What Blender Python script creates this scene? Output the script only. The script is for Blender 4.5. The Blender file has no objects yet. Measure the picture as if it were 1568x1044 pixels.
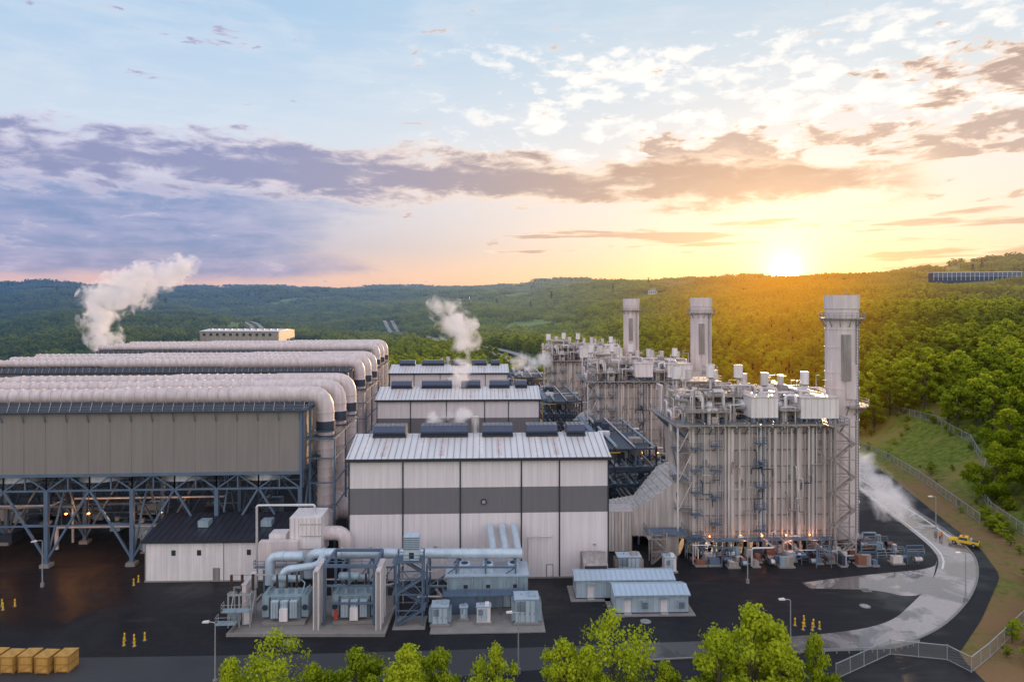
import bpy, math, random
import numpy as np
from mathutils import Vector, Matrix
random.seed(7)
rad=math.radians
scene=bpy.context.scene
scene.view_settings.view_transform='Standard'
scene.view_settings.look='None'
scene.view_settings.exposure=0
SUN_AZ=21.8; SUN_EL=2.5

# ---------------------------------------------------------------- node helper
class NB:
    def __init__(s,nt): s.nt=nt; s.n=nt.nodes; s.l=nt.links
    def new(s,t,**k):
        n=s.n.new(t)
        for a,b in k.items(): setattr(n,a,b)
        return n
    def put(s,sock,v):
        if v is None: return
        if isinstance(v,bpy.types.NodeSocket): s.l.new(v,sock)
        else:
            if isinstance(v,(tuple,list)) and len(v)==3 and sock.type=='RGBA': v=(*v,1)
            sock.default_value=v
    def m(s,op,a,b=None,c=None,clamp=False):
        n=s.new('ShaderNodeMath',operation=op); n.use_clamp=clamp
        s.put(n.inputs[0],a); s.put(n.inputs[1],b)
        if c is not None: s.put(n.inputs[2],c)
        return n.outputs[0]
    def v(s,op,a,b=None,sc=None):
        n=s.new('ShaderNodeVectorMath',operation=op)
        s.put(n.inputs[0],a)
        if b is not None: s.put(n.inputs[1],b)
        if sc is not None: s.put(n.inputs['Scale'],sc)
        return n.outputs['Value'] if op in('LENGTH','DOT_PRODUCT') else n.outputs[0]
    def ss(s,x,a,b,lo=0.,hi=1.,kind='SMOOTHSTEP'):
        n=s.new('ShaderNodeMapRange',interpolation_type=kind)
        if a>b: a,b=b,a; lo,hi=hi,lo
        s.put(n.inputs[0],x); s.put(n.inputs[1],float(a)); s.put(n.inputs[2],float(b)); s.put(n.inputs[3],float(lo)); s.put(n.inputs[4],float(hi))
        return n.outputs[0]
    def mix(s,f,a,b,mode='MIX'):
        n=s.new('ShaderNodeMix',data_type='RGBA',blend_type=mode)
        s.put(n.inputs[0],f); s.put(n.inputs[6],a); s.put(n.inputs[7],b)
        return n.outputs[2]
    def comb(s,x,y,z):
        n=s.new('ShaderNodeCombineXYZ'); s.put(n.inputs[0],x); s.put(n.inputs[1],y); s.put(n.inputs[2],z); return n.outputs[0]
    def sep(s,v):
        n=s.new('ShaderNodeSeparateXYZ'); s.put(n.inputs[0],v); return n.outputs
    def noise(s,vec,scale,detail=5,rough=.55,dist=0):
        n=s.new('ShaderNodeTexNoise'); s.put(n.inputs['Vector'],vec); n.inputs['Scale'].default_value=scale
        n.inputs['Detail'].default_value=detail; n.inputs['Roughness'].default_value=rough; n.inputs['Distortion'].default_value=dist
        return n.outputs[0]
    def ramp(s,f,stops):
        n=s.new('ShaderNodeValToRGB'); cr=n.color_ramp
        while len(cr.elements)<len(stops): cr.elements.new(0.5)
        for e,(p,c) in zip(cr.elements,stops): e.position=p; e.color=(*c,1)
        s.put(n.inputs[0],f); return n.outputs[0]

def newmat(name):
    m=bpy.data.materials.new(name); m.use_nodes=True; m.node_tree.nodes.clear(); return m,NB(m.node_tree)

def surf(name,col,rough=.6,metal=0.,var=.15,vs=.25,streak=0.,corr=0.,cs=.25,emis=0.,coord='Object',bump=0.,bs=3.):
    m,b=newmat(name)
    tc=b.new('ShaderNodeTexCoord').outputs[coord]
    n1=b.noise(tc,vs,4,.6)
    f=b.m('MULTIPLY_ADD',b.m('SUBTRACT',n1,.5),2.4*var,1.)
    if streak>0:
        sc=b.v('MULTIPLY',tc,(1.3,1.3,.07)); n2=b.noise(sc,1.,3,.6)
        f=b.m('MULTIPLY',f,b.ss(n2,.38,.66,1-streak,1.03))
    cc=b.v('SCALE',b.new('ShaderNodeRGB').outputs[0],sc=f)
    cc.node.inputs[0].links[0].from_node.outputs[0].default_value=(*col,1)
    p=b.new('ShaderNodeBsdfPrincipled')
    b.put(p.inputs['Base Color'],cc); p.inputs['Metallic'].default_value=metal
    b.put(p.inputs['Roughness'],b.m('MULTIPLY_ADD',b.m('SUBTRACT',n1,.5),.3,rough,clamp=True))
    h=None
    if corr>0:
        x,y,z=b.sep(tc); h=b.m('SINE',b.m('MULTIPLY',b.m('ADD',x,y),6.283/corr))
    if bump>0:
        nb=b.m('MULTIPLY',b.noise(tc,bs,4,.6),bump*4); h=nb if h is None else b.m('ADD',h,nb)
    if h is not None:
        bn=b.new('ShaderNodeBump'); bn.inputs['Strength'].default_value=cs; bn.inputs['Distance'].default_value=.12
        b.put(bn.inputs['Height'],h); b.put(p.inputs['Normal'],bn.outputs[0])
    if emis>0:
        p.inputs['Emission Color'].default_value=(*col,1); p.inputs['Emission Strength'].default_value=emis
    o=b.new('ShaderNodeOutputMaterial'); b.put(o.inputs[0],p.outputs[0])
    return m

def painted_haze(b,shader):  # paints distance haze into the material as emission, by world position
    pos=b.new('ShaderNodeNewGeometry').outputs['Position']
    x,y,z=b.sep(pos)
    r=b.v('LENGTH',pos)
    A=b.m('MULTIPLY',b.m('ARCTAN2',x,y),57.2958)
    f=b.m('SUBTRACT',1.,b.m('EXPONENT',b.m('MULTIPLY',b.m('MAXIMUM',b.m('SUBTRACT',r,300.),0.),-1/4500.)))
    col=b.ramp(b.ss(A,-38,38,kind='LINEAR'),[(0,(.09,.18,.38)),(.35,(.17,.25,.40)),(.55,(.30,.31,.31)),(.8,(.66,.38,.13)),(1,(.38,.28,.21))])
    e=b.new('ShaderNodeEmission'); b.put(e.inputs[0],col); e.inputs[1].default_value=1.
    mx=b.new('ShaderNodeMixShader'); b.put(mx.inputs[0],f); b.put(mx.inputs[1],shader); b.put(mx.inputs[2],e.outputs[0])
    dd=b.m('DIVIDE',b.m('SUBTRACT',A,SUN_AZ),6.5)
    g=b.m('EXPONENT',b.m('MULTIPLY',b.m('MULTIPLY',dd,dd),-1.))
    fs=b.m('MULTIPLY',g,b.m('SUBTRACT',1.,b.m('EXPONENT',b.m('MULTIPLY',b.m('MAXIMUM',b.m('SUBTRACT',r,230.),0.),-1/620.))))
    e2=b.new('ShaderNodeEmission'); b.put(e2.inputs[0],(1.,.38,.035)); e2.inputs[1].default_value=1.  # painted sun glow: orange emission around the sun's bearing
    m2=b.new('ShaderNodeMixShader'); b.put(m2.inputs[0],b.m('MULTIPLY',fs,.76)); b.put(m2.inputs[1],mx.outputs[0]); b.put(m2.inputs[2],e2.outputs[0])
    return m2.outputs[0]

# ---------------------------------------------------------------- world / sky
def build_world():
    w=bpy.data.worlds.new('World'); scene.world=w; w.use_nodes=True
    nt=w.node_tree; nt.nodes.clear(); b=NB(nt)
    d=b.new('ShaderNodeTexCoord').outputs['Generated']
    x,y,z=b.sep(d)
    A=b.m('MULTIPLY',b.m('ARCTAN2',x,y),57.2958)
    E=b.m('MULTIPLY',b.m('ARCSINE',z),57.2958)
    e01=b.m('DIVIDE',E,45.,clamp=True)
    L=b.ramp(e01,[(0,(.66,.46,.50)),(2.2/45,(.72,.50,.54)),(4.5/45,(.42,.44,.64)),(8/45,(.56,.58,.75)),(13/45,(.62,.72,.86)),(22/45,(.40,.60,.84)),(1,(.36,.52,.78))])
    R=b.ramp(e01,[(0,(.94,.54,.26)),(2.5/45,(.92,.66,.44)),(6/45,(.90,.76,.66)),(11/45,(.86,.81,.79)),(17/45,(.70,.77,.83)),(24/45,(.54,.68,.81)),(1,(.42,.56,.78))])
    base=b.mix(b.ss(A,-34,20),L,R)
    aab=b.m('ABSOLUTE',A)
    back=b.ss(aab,55,115)
    base=b.mix(back,base,b.ramp(e01,[(0,(1.30,1.16,1.16)),(.3,(1.48,1.40,1.46)),(1,(.98,1.0,1.17))]))  # unseen sky behind the camera, brightened to light the camera-facing walls
    front=b.m('SUBTRACT',1.,back)
    n1=b.noise(b.comb(b.m('DIVIDE',A,11.),b.m('DIVIDE',E,3.2),0.),1.,7,.58,.35)
    n2=b.noise(b.comb(b.m('DIVIDE',A,3.4),b.m('DIVIDE',E,1.15),4.2),1.,6,.6,.35)
    n3=b.noise(b.comb(b.m('DIVIDE',A,9.),b.m('DIVIDE',E,.75),9.),1.,4,.55,.2)
    n4=b.noise(b.comb(b.m('DIVIDE',A,2.1),b.m('DIVIDE',E,.95),1.7),1.,5,.55,.2)
    def c5(n,k): return b.m('MULTIPLY',b.m('SUBTRACT',n,.5),k)
    # long band
    wdt=b.ss(A,-34,-5,2.9,2.3)
    Ec=b.ss(A,-10,24,10.4,9.4)
    bd=b.m('SUBTRACT',1.2,b.m('DIVIDE',b.m('ABSOLUTE',b.m('SUBTRACT',E,Ec)),wdt))
    raw=b.m('ADD',bd,b.m('ADD',c5(n1,3.3),c5(n2,1.5)))
    band=b.m('MULTIPLY',b.ss(raw,.0,1.2),b.ss(A,35,25))
    lb=b.m('MULTIPLY',b.ss(A,-4,-26),b.m('MULTIPLY',b.ss(E,10.5,8.),b.ss(E,.8,2.8)))
    lb=b.ss(b.m('ADD',c5(n1,1.8),b.m('ADD',lb,c5(n3,.5))),.2,.95)
    rp=b.m('MULTIPLY',b.m('MULTIPLY',b.ss(E,9.0,10.5),b.ss(E,15.0,12.)),b.ss(A,0,16))
    rp=b.ss(b.m('ADD',b.m('ADD',c5(n2,3.2),c5(n1,2.4)),rp),.38,1.15)
    ur=b.m('MULTIPLY',b.m('MULTIPLY',b.ss(E,12,14),b.ss(E,18.5,16.5)),b.ss(A,25,32))
    ur=b.ss(b.m('ADD',c5(n2,3.6),b.m('MULTIPLY',ur,.95)),.5,1.3)
    st=b.m('MULTIPLY',b.m('MULTIPLY',b.ss(E,3.3,4.6),b.ss(E,7.2,6.)),b.ss(A,-6,4))
    st=b.ss(b.m('ADD',c5(n3,4.4),b.m('MULTIPLY',st,.85)),.6,1.4)
    st2=b.m('MULTIPLY',b.m('MULTIPLY',b.ss(E,1.2,2.2),b.ss(E,4.6,3.5)),b.ss(A,24,30))
    st2=b.ss(b.m('ADD',c5(n3,3.5),st2),.5,1.3)
    pf=b.m('MULTIPLY',b.m('MULTIPLY',b.ss(E,9.5,12.5),b.ss(E,23,19)),b.ss(A,-16,4))
    puff=b.m('MULTIPLY',b.ss(b.m('ADD',c5(n4,3.0),b.m('ADD',c5(n1,2.2),b.m('MULTIPLY',pf,.62))),.40,1.0),pf)
    veil=b.m('MULTIPLY',b.ss(b.m('ADD',n1,b.m('MULTIPLY',n3,.3)),.55,.85),b.ss(E,8,14))
    base=b.mix(b.m('MULTIPLY',b.m('MULTIPLY',veil,front),.35),base,(.84,.86,.90))
    base=b.mix(b.m('MULTIPLY',b.m('MULTIPLY',puff,front),.95),base,(1.04,1.,.96))
    dark=b.mix(b.ss(A,-25,12),(.25,.27,.49),(.46,.32,.28))
    lit=b.mix(b.ss(A,-30,5),(.64,.60,.77),(.98,.76,.60))
    def lay(base,dn,k=1.):
        col=b.mix(b.ss(b.m('ADD',dn,c5(n2,1.1)),.15,1.0),lit,dark)
        return b.mix(b.m('MULTIPLY',b.m('MULTIPLY',b.ss(dn,0.,.55),front),k),base,col)
    base=b.mix(b.m('MULTIPLY',b.m('MULTIPLY',lb,front),.85),base,b.mix(b.ss(b.m('ADD',n2,c5(n3,.6)),.3,.7),(.16,.25,.52),(.33,.36,.62)))
    base=lay(base,st2,.85); base=lay(base,st,.8); base=lay(base,rp,.85); base=lay(base,ur,.95)
    base=lay(base,band,.94)
    sd=(math.sin(rad(SUN_AZ))*math.cos(rad(SUN_EL)),math.cos(rad(SUN_AZ))*math.cos(rad(SUN_EL)),math.sin(rad(SUN_EL)))
    ang=b.m('MULTIPLY',b.m('ARCCOSINE',b.m('MINIMUM',b.v('DOT_PRODUCT',d,sd),1.)),57.2958)
    g1=b.m('EXPONENT',b.m('DIVIDE',ang,-1.1)); g2=b.m('EXPONENT',b.m('DIVIDE',ang,-4.))
    disc=b.ss(ang,1.15,.55)
    add=b.v('ADD',b.v('SCALE',(1.,.78,.32),sc=b.m('MULTIPLY',g1,3.6)),b.v('SCALE',(1.,.60,.22),sc=b.m('MULTIPLY',g2,.38)))
    add=b.v('ADD',add,b.v('SCALE',(1.,.95,.8),sc=b.m('MULTIPLY',disc,10.)))
    tot=b.v('ADD',base,add)
    sky=b.new('ShaderNodeTexSky'); sky.sky_type='NISHITA'; sky.sun_disc=False
    sky.sun_elevation=rad(SUN_EL); sky.sun_rotation=rad(SUN_AZ); sky.altitude=300
    bg1=b.new('ShaderNodeBackground'); b.put(bg1.inputs[0],sky.outputs[0]); bg1.inputs[1].default_value=.03
    bg2=b.new('ShaderNodeBackground'); b.put(bg2.inputs[0],tot); bg2.inputs[1].default_value=.95
    ad=b.new('ShaderNodeAddShader'); b.put(ad.inputs[0],bg1.outputs[0]); b.put(ad.inputs[1],bg2.outputs[0])
    o=b.new('ShaderNodeOutputWorld'); b.put(o.inputs[0],ad.outputs[0])
build_world()
sl=bpy.data.lights.new('sun','SUN'); sl.energy=4.8; sl.angle=rad(.6); sl.color=(1.,.62,.32)
so=bpy.data.objects.new('sun',sl); scene.collection.objects.link(so)
LE=6.5
dv=Vector((math.sin(rad(SUN_AZ))*math.cos(rad(LE)),math.cos(rad(SUN_AZ))*math.cos(rad(LE)),math.sin(rad(LE))))
so.rotation_euler=dv.to_track_quat('Z','Y').to_euler()

# ---------------------------------------------------------------- camera
cam=bpy.data.cameras.new('camera'); cam.lens=24; cam.sensor_width=36; cam.shift_y=-.0376; cam.clip_end=30000; cam.clip_start=.5
co=bpy.data.objects.new('camera',cam); co.location=(0,0,52); co.rotation_euler=(rad(90),0,0)
scene.collection.objects.link(co); scene.camera=co

# ---------------------------------------------------------------- materials
M={}
M['hallwall']=surf('hall_wall_metal',(.74,.68,.69),.5,0,.04,.15,.07,.6,.10)
M['hallband']=surf('hall_band_metal',(.16,.155,.165),.5,0,.05,.2,.04,.6,.10)
M['roofmetal']=surf('roof_metal',(.70,.67,.67),.38,.1,.12,.12,0)
M['trim']=surf('dark_trim',(.025,.03,.04),.5,0,.1)
M['vent']=surf('vent_metal',(.06,.08,.13),.4,.3,.2,.5)
M['steel']=surf('painted_steel',(.105,.155,.225),.5,.1,.25,.4)
M['steelD']=surf('dark_steel',(.035,.048,.075),.5,.2,.25,.4)
M['windwall']=surf('windwall_panel',(.235,.215,.20),.6,0,.06,.1,.06,.5,.06)
M['duct']=surf('duct_paint',(.66,.57,.56),.5,0,.12,.2,.16)
M['casing']=surf('casing_metal',(.68,.61,.57),.5,.1,.14,.3,.26)
M['casing2']=surf('casing_metal_dark',(.36,.32,.30),.5,.1,.2,.3,.3)
M['white']=surf('white_paint',(.78,.73,.72),.45,0,.08,.4,.10)
M['pipe']=surf('insulated_pipe',(.64,.61,.61),.35,.4,.15,.5)
M['blue']=surf('equipment_blue_grey',(.31,.41,.47),.4,.1,.14,.6,.16)
M['bluel']=surf('bus_duct_paint',(.50,.60,.68),.35,.15,.08,.5,.10)
M['shedroof']=surf('shed_roof',(.44,.53,.62),.35,.2,.08,.5)
M['rooftop_dark']=surf('dark_roof_metal',(.045,.048,.065),.35,.3,.15,.4)
M['conc']=surf('concrete',(.25,.23,.215),.8,0,.25,.5,0,0,.3,0,'Object',.4)
M['fin']=surf('finned_tubes',(.05,.06,.08),.6,.2,.15,1.)
M['porc']=surf('porcelain',(.07,.045,.04),.3,0,.1,1.)
M['glass']=surf('window_glass',(.03,.06,.14),.08,0,.1,1.)
M['wood']=surf('crate_wood',(.55,.30,.07),.8,0,.25,1.2,.2)
M['wood2']=surf('crate_batten',(.36,.18,.04),.8,0,.25,1.2,.1)
M['yellow']=surf('yellow_paint',(.80,.48,.02),.5,0,.1,1.)
M['tyre']=surf('tyre_rubber',(.02,.02,.02),.8,0,.1,1.)
M['red']=surf('red_paint',(.45,.05,.03),.5,0,.1,1.)
M['rust']=surf('rust_paint',(.22,.09,.06),.6,0,.2,1.)
M['lampo']=surf('orange_lamp',(1.,.35,.06),.5,0,0,1.,emis=14.)
M['galv']=surf('galvanised',(.40,.42,.44),.4,.4,.1,1.)
m,b=newmat('asphalt'); pos=b.new('ShaderNodeNewGeometry').outputs['Position']
n1=b.noise(pos,.045,5,.6,.8); n2=b.noise(b.v('MULTIPLY',pos,(.22,1.,1.)),.35,4,.6); n3=b.noise(pos,4.,3,.7)
col=b.mix(b.ss(n1,.42,.68),(.0085,.009,.012),(.019,.018,.022)); col=b.mix(b.ss(n2,.55,.72,0.,.6),col,(.034,.031,.034))
p=b.new('ShaderNodeBsdfPrincipled'); b.put(p.inputs['Base Color'],col); b.put(p.inputs['Roughness'],b.ss(b.m('ADD',n1,b.m('MULTIPLY',b.m('SUBTRACT',n2,.5),.3)),.35,.62,.38,.8)); p.inputs['Specular IOR Level'].default_value=.3
bn=b.new('ShaderNodeBump'); bn.inputs['Distance'].default_value=.04; bn.inputs['Strength'].default_value=.5; b.put(bn.inputs['Height'],n3); b.put(p.inputs['Normal'],bn.outputs[0])
o=b.new('ShaderNodeOutputMaterial'); b.put(o.inputs[0],p.outputs[0]); M['asphalt']=m

# ---------------------------------------------------------------- mesh builder
class Obj:
    def __init__(s): s.p={}; s.data=None
    def part(s,n,m):
        if n in s.p and s.p[n][3]!=m: n=n+'_'+m.name
        if n not in s.p: s.p[n]=[[],[],[],m]
        return s.p[n]
    def add(s,n,m,vs,fs,smooth=False):
        P=s.part(n,m); o=len(P[0]); P[0].extend(vs)
        for f in fs: P[1].append([i+o for i in f]); P[2].append(smooth)
    def box(s,n,m,x0,x1,y0,y1,z0,z1):
        s.add(n,m,[(x0,y0,z0),(x1,y0,z0),(x1,y1,z0),(x0,y1,z0),(x0,y0,z1),(x1,y0,z1),(x1,y1,z1),(x0,y1,z1)],
              [(0,3,2,1),(4,5,6,7),(0,1,5,4),(1,2,6,5),(2,3,7,6),(3,0,4,7)])
    def beam(s,n,m,p,q,w=.3,h=None):
        h=h or w; p=Vector(p);q=Vector(q);d=(q-p)
        if d.length<1e-4: return
        d.normalize(); up=Vector((0,0,1)) if abs(d.z)<.95 else Vector((1,0,0))
        a=d.cross(up).normalized()*w/2; c=a.cross(d).normalized()*h/2
        vs=[tuple(e+sx*a+sz*c) for e in(p,q) for sx,sz in((-1,-1),(1,-1),(1,1),(-1,1))]
        s.add(n,m,vs,[(3,2,1,0),(4,5,6,7),(0,1,5,4),(1,2,6,5),(2,3,7,6),(3,0,4,7)])
    def sweep(s,n,m,pts,rs,seg=12,cap=True):
        pts=[Vector(p) for p in pts]; k=len(pts); vs=[];prev=None
        for i,p in enumerate(pts):
            d=(pts[min(i+1,k-1)]-pts[max(i-1,0)]).normalized()
            if prev is None:
                up=Vector((0,0,1)) if abs(d.z)<.9 else Vector((1,0,0)); a=d.cross(up).normalized()
            else: a=(prev-d*prev.dot(d)).normalized()
            prev=a; c=d.cross(a)
            r=rs[i] if hasattr(rs,'__len__') else rs
            for j in range(seg):
                t=6.28318*j/seg; vs.append(tuple(p+a*math.cos(t)*r+c*math.sin(t)*r))
        fs=[(i*seg+j,i*seg+(j+1)%seg,(i+1)*seg+(j+1)%seg,(i+1)*seg+j) for i in range(k-1) for j in range(seg)]
        s.add(n,m,vs,fs,True)
        if cap: s.add(n,m,vs[:seg],[tuple(range(seg))[::-1]]); s.add(n,m,vs[-seg:],[tuple(range(seg))])
    def cyl(s,n,m,p,q,r,seg=14,r2=None): s.sweep(n,m,[p,q],[r,r if r2 is None else r2],seg)
    def pipe(s,n,m,pts,r,bend=None,seg=10):
        bend=bend or r*2.2; P=[Vector(p) for p in pts]; out=[P[0]]
        for i in range(1,len(P)-1):
            a=(P[i-1]-P[i]);c=(P[i+1]-P[i]); t=min(bend,a.length*.49,c.length*.49)
            a.normalize();c.normalize(); s0=P[i]+a*t; s1=P[i]+c*t
            for k in range(6):
                u=k/5; out.append((1-u)**2*s0+2*u*(1-u)*P[i]+u*u*s1)
        out.append(P[-1]); s.sweep(n,m,out,r,seg)
    def prism(s,n,m,prof,ax,lo,hi):
        k=len(prof)
        def mk(a,b,t): return (t,a,b) if ax=='x' else ((a,t,b) if ax=='y' else (a,b,t))
        vs=[mk(a,b,lo) for a,b in prof]+[mk(a,b,hi) for a,b in prof]
        s.add(n,m,vs,[tuple(range(k))[::-1],tuple(range(k,2*k))]+[(i,(i+1)%k,k+(i+1)%k,k+i) for i in range(k)])
    def rail(s,n,m,pts,h=1.1,w=.07,step=1.8):
        for a,c in zip(pts[:-1],pts[1:]):
            a=Vector(a);c=Vector(c);L=(c-a).length;k=max(1,int(L/step))
            for i in range(k+1):
                p=a.lerp(c,i/k); s.beam(n,m,p,p+Vector((0,0,h)),w)
            for hh in(h,h*.5): s.beam(n,m,a+Vector((0,0,hh)),c+Vector((0,0,hh)),w)
    def plat(s,m,x0,x1,y0,y1,z,sides='fblr',th=.2,rm=None):
        s.box('platforms',m,x0,x1,y0,y1,z-th,z); rm=rm or m
        if 'f' in sides: s.rail('handrails',rm,[(x0,y0,z),(x1,y0,z)])
        if 'b' in sides: s.rail('handrails',rm,[(x0,y1,z),(x1,y1,z)])
        if 'l' in sides: s.rail('handrails',rm,[(x0,y0,z),(x0,y1,z)])
        if 'r' in sides: s.rail('handrails',rm,[(x1,y0,z),(x1,y1,z)])
    def stairs(s,m,x0,x1,y0,y1,z0,z1,n):
        dz=(z1-z0)/n
        for (x,y) in((x0,y0),(x1,y0),(x0,y1),(x1,y1)): s.beam('stair_frame',m,(x,y,z0),(x,y,z1+1.2),.22)
        for i in range(n):
            a,c=(x0,x1) if i%2==0 else (x1,x0); yy=(y0+.5) if i%2==0 else (y1-.5)
            za=z0+i*dz; zb=za+dz
            for o in(-.45,.45):
                s.beam('stair_flights',m,(a,yy+o,za),(c,yy+o,zb),.09,.3)
                s.beam('stair_flights',m,(a,yy+o,za+1.),(c,yy+o,zb+1.),.06)
            k=8
            for j in range(k):
                u=(j+.5)/k; X=a+(c-a)*u; Z=za+dz*u; s.box('stair_flights',m,X-.14,X+.14,yy-.45,yy+.45,Z-.03,Z+.03)
            s.box('stair_landings',m,min(c,c+(.3 if c>a else -.3))-.4,max(c,c)+.4,y0,y1,zb-.1,zb)
            s.beam('stair_frame',m,(x0,y0,zb),(x1,y0,zb),.15); s.beam('stair_frame',m,(x0,y1,zb),(x1,y1,zb),.15)
    def build(s,name,loc=(0,0,0),rz=0):
        if s.data is None:
            s.data=[]
            for n,(vs,fs,sm,m) in s.p.items():
                me=bpy.data.meshes.new(n); me.from_pydata([tuple(v) for v in vs],[],fs); me.materials.append(m)
                me.polygons.foreach_set('use_smooth',sm); me.update(); s.data.append((n,me))
        e=bpy.data.objects.new(name,None); e.location=loc; e.rotation_euler=(0,0,rad(rz)); e.empty_display_size=.1
        scene.collection.objects.link(e)
        for n,me in s.data:
            o=bpy.data.objects.new(n,me); scene.collection.objects.link(o); o.parent=e
        return e

def link_mesh(name,vs,fs,mat,smooth=False):
    me=bpy.data.meshes.new(name); me.from_pydata(vs,[],fs)
    if mat: me.materials.append(mat)
    if smooth: me.polygons.foreach_set('use_smooth',[True]*len(me.polygons))
    o=bpy.data.objects.new(name,me); scene.collection.objects.link(o); return o

# ---------------------------------------------------------------- terrain
def ss(a,b,x):
    t=np.clip((np.asarray(x,float)-a)/(b-a),0,1); return t*t*(3-2*t)
EY=[60,101,112,130,144,166,203,229,300,400,460,2000]; EX=[60,66,77,93,99,104,113,117,112,100,90,140]
def edge_x(y): return np.interp(y,EY,EX)
def height(x,y):
    x=np.asarray(x,float);y=np.asarray(y,float)
    r=np.hypot(x,y); u=x/np.maximum(np.abs(y),1.)
    u=np.clip(u,-1.2,1.2)
    h=150*ss(900,6800,r)+50*ss(-.02,.40,u)*ss(450,2600,r)+62*ss(.42,.75,u)*ss(1750,3100,r)
    d=x-edge_x(y)
    h=h+ss(100,190,y)*(12*ss(3,42,d)+np.minimum(.12*np.maximum(0,d-20),26))
    k=ss(450,1500,r)
    h=h+k*(15*np.sin(x/330+1)*np.cos(y/430)+10*np.sin(x/170+y/230)+6*np.sin(y/95-x/140)+4*np.sin(x/60+y/85))
    k3=ss(1500,3000,r)*ss(.3,-.1,u)
    h=h+k3*(30*np.maximum(0,np.sin(r/420+x/900))**1.5)
    k2=ss(3000,6500,r)
    h=h+k2*(20*np.sin(x/1300+2.)+12*np.sin(x/520+.6)+5*np.sin(x/210))
    h=h-20*ss(430,900,r)*ss(.05,.35,-u)*(1-ss(1600,3200,r))
    h=h-5*ss(91.5,82,y)*ss(140,60,np.abs(x))
    inside=(x<edge_x(y)+1.)&(y>92)&(y<392)&(x>-215)
    h=h-.10*inside
    return h
def coords(lo,hi,step,far):
    a=list(np.arange(lo,hi+.01,step)); s=step
    b=[a[-1]]
    while b[-1]<far: s*=1.05; b.append(b[-1]+s)
    s=step; c=[a[0]]
    while c[-1]>-far: s*=1.08; c.append(c[-1]-s)
    return np.array(c[:0:-1]+a+b[1:])
xs=coords(-170,175,3.2,9500); ys=coords(80,330,3.2,9500)
GX,GY=np.meshgrid(xs,ys); GZ=height(GX,GY)
nx,ny=len(xs),len(ys)
vs=np.stack([GX.ravel(),GY.ravel(),GZ.ravel()],1)
idx=np.arange(nx*ny).reshape(ny,nx)
fs=np.stack([idx[:-1,:-1].ravel(),idx[:-1,1:].ravel(),idx[1:,1:].ravel(),idx[1:,:-1].ravel()],1)
m,b=newmat('ground_grass')
pos=b.new('ShaderNodeNewGeometry').outputs['Position']
n1=b.noise(pos,.05,5,.6); n2=b.noise(pos,.6,5,.65); n3=b.noise(pos,.004,4,.55)
col=b.mix(b.ss(n2,.3,.7),(.085,.13,.022),(.22,.25,.045))
col=b.mix(b.ss(n1,.5,.64),col,(.26,.22,.065))
at=b.new('ShaderNodeAttribute'); at.attribute_name='verge'
col=b.mix(b.m('MULTIPLY',at.outputs['Fac'],b.ss(b.m('ADD',n1,b.m('MULTIPLY',n2,.4)),.45,.8)),col,(.27,.16,.08))
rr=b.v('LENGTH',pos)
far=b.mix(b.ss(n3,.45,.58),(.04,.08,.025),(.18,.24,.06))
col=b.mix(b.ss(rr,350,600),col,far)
p=b.new('ShaderNodeBsdfPrincipled'); b.put(p.inputs['Base Color'],col); p.inputs['Roughness'].default_value=.95
p.inputs['Specular IOR Level'].default_value=.1
bn=b.new('ShaderNodeBump'); bn.inputs['Distance'].default_value=.5; bn.inputs['Strength'].default_value=.8; b.put(bn.inputs['Height'],b.noise(pos,1.8,4,.7)); b.put(p.inputs['Normal'],bn.outputs[0])
o=b.new('ShaderNodeOutputMaterial'); b.put(o.inputs[0],painted_haze(b,p.outputs[0]))
me=bpy.data.meshes.new('ground'); me.from_pydata(vs.tolist(),[],fs.tolist()); me.materials.append(m)
me.polygons.foreach_set('use_smooth',[True]*len(me.polygons))
dd=GX-edge_x(GY); vg=(ss(-4,0,dd)*(1-ss(6,16,dd))*(1-ss(190,240,GY))*ss(60,90,GY)).ravel()
a=me.attributes.new('verge','FLOAT','POINT'); a.data.foreach_set('value',vg.astype(np.float32))
go=bpy.data.objects.new('ground',me); scene.collection.objects.link(go)

# asphalt yard
yy=np.arange(92.5,391,3.0)
L=[(-215,y,.0) for y in yy]
R=[(float(edge_x(y)),float(y),.0) for y in yy]
n=len(yy)
link_mesh('asphalt_yard',L+R,[(i,n+i,n+i+1,i+1) for i in range(n-1)],M['asphalt'])
def ribbon(name,A,B,z,mat,sm=3):
    def chaikin(P,k):
        P=[Vector((p[0],p[1],0)) for p in P]
        for _ in range(k):
            Q=[P[0]]
            for a,c in zip(P[:-1],P[1:]): Q+=[a.lerp(c,.25),a.lerp(c,.75)]
            Q.append(P[-1]); P=Q
        return P
    a=chaikin(A,sm); c=chaikin(B,sm); k=len(a)
    vs=[(p.x,p.y,z) for p in a]+[(p.x,p.y,z) for p in c]
    link_mesh(name,vs,[(i,k+i,k+i+1,i+1) for i in range(k-1)],mat); return a,c
outer=[(104.5,207),(101.8,180),(99.8,159),(96.2,142.3),(90.3,131.9),(82.1,121.6),(72.9,112.7),(65.7,107.2),(57.8,103.1),(40.3,101.2),(16.7,99)]
inner=[(98.6,199.8),(93.5,174),(91,154.4),(88,140.4),(81.8,131.5),(75.6,124.3),(68.7,117.6),(61.6,111.0),(52.1,107.6),(37,105.5),(17.5,104.1)]
m,b=newmat('wet_concrete_road')
pos=b.new('ShaderNodeNewGeometry').outputs['Position']
n1=b.noise(pos,.10,5,.6,.8); n2=b.noise(pos,1.5,5,.6); x,y,z=b.sep(pos)
wet=b.ss(n1,.45,.56)
col=b.mix(wet,(.47,.42,.39),(.15,.13,.128)); col=b.mix(b.ss(n2,.3,.7,0.,.35),col,(.27,.235,.22))
col=b.mix(b.ss(x,72,30),col,(.085,.08,.083))
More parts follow.
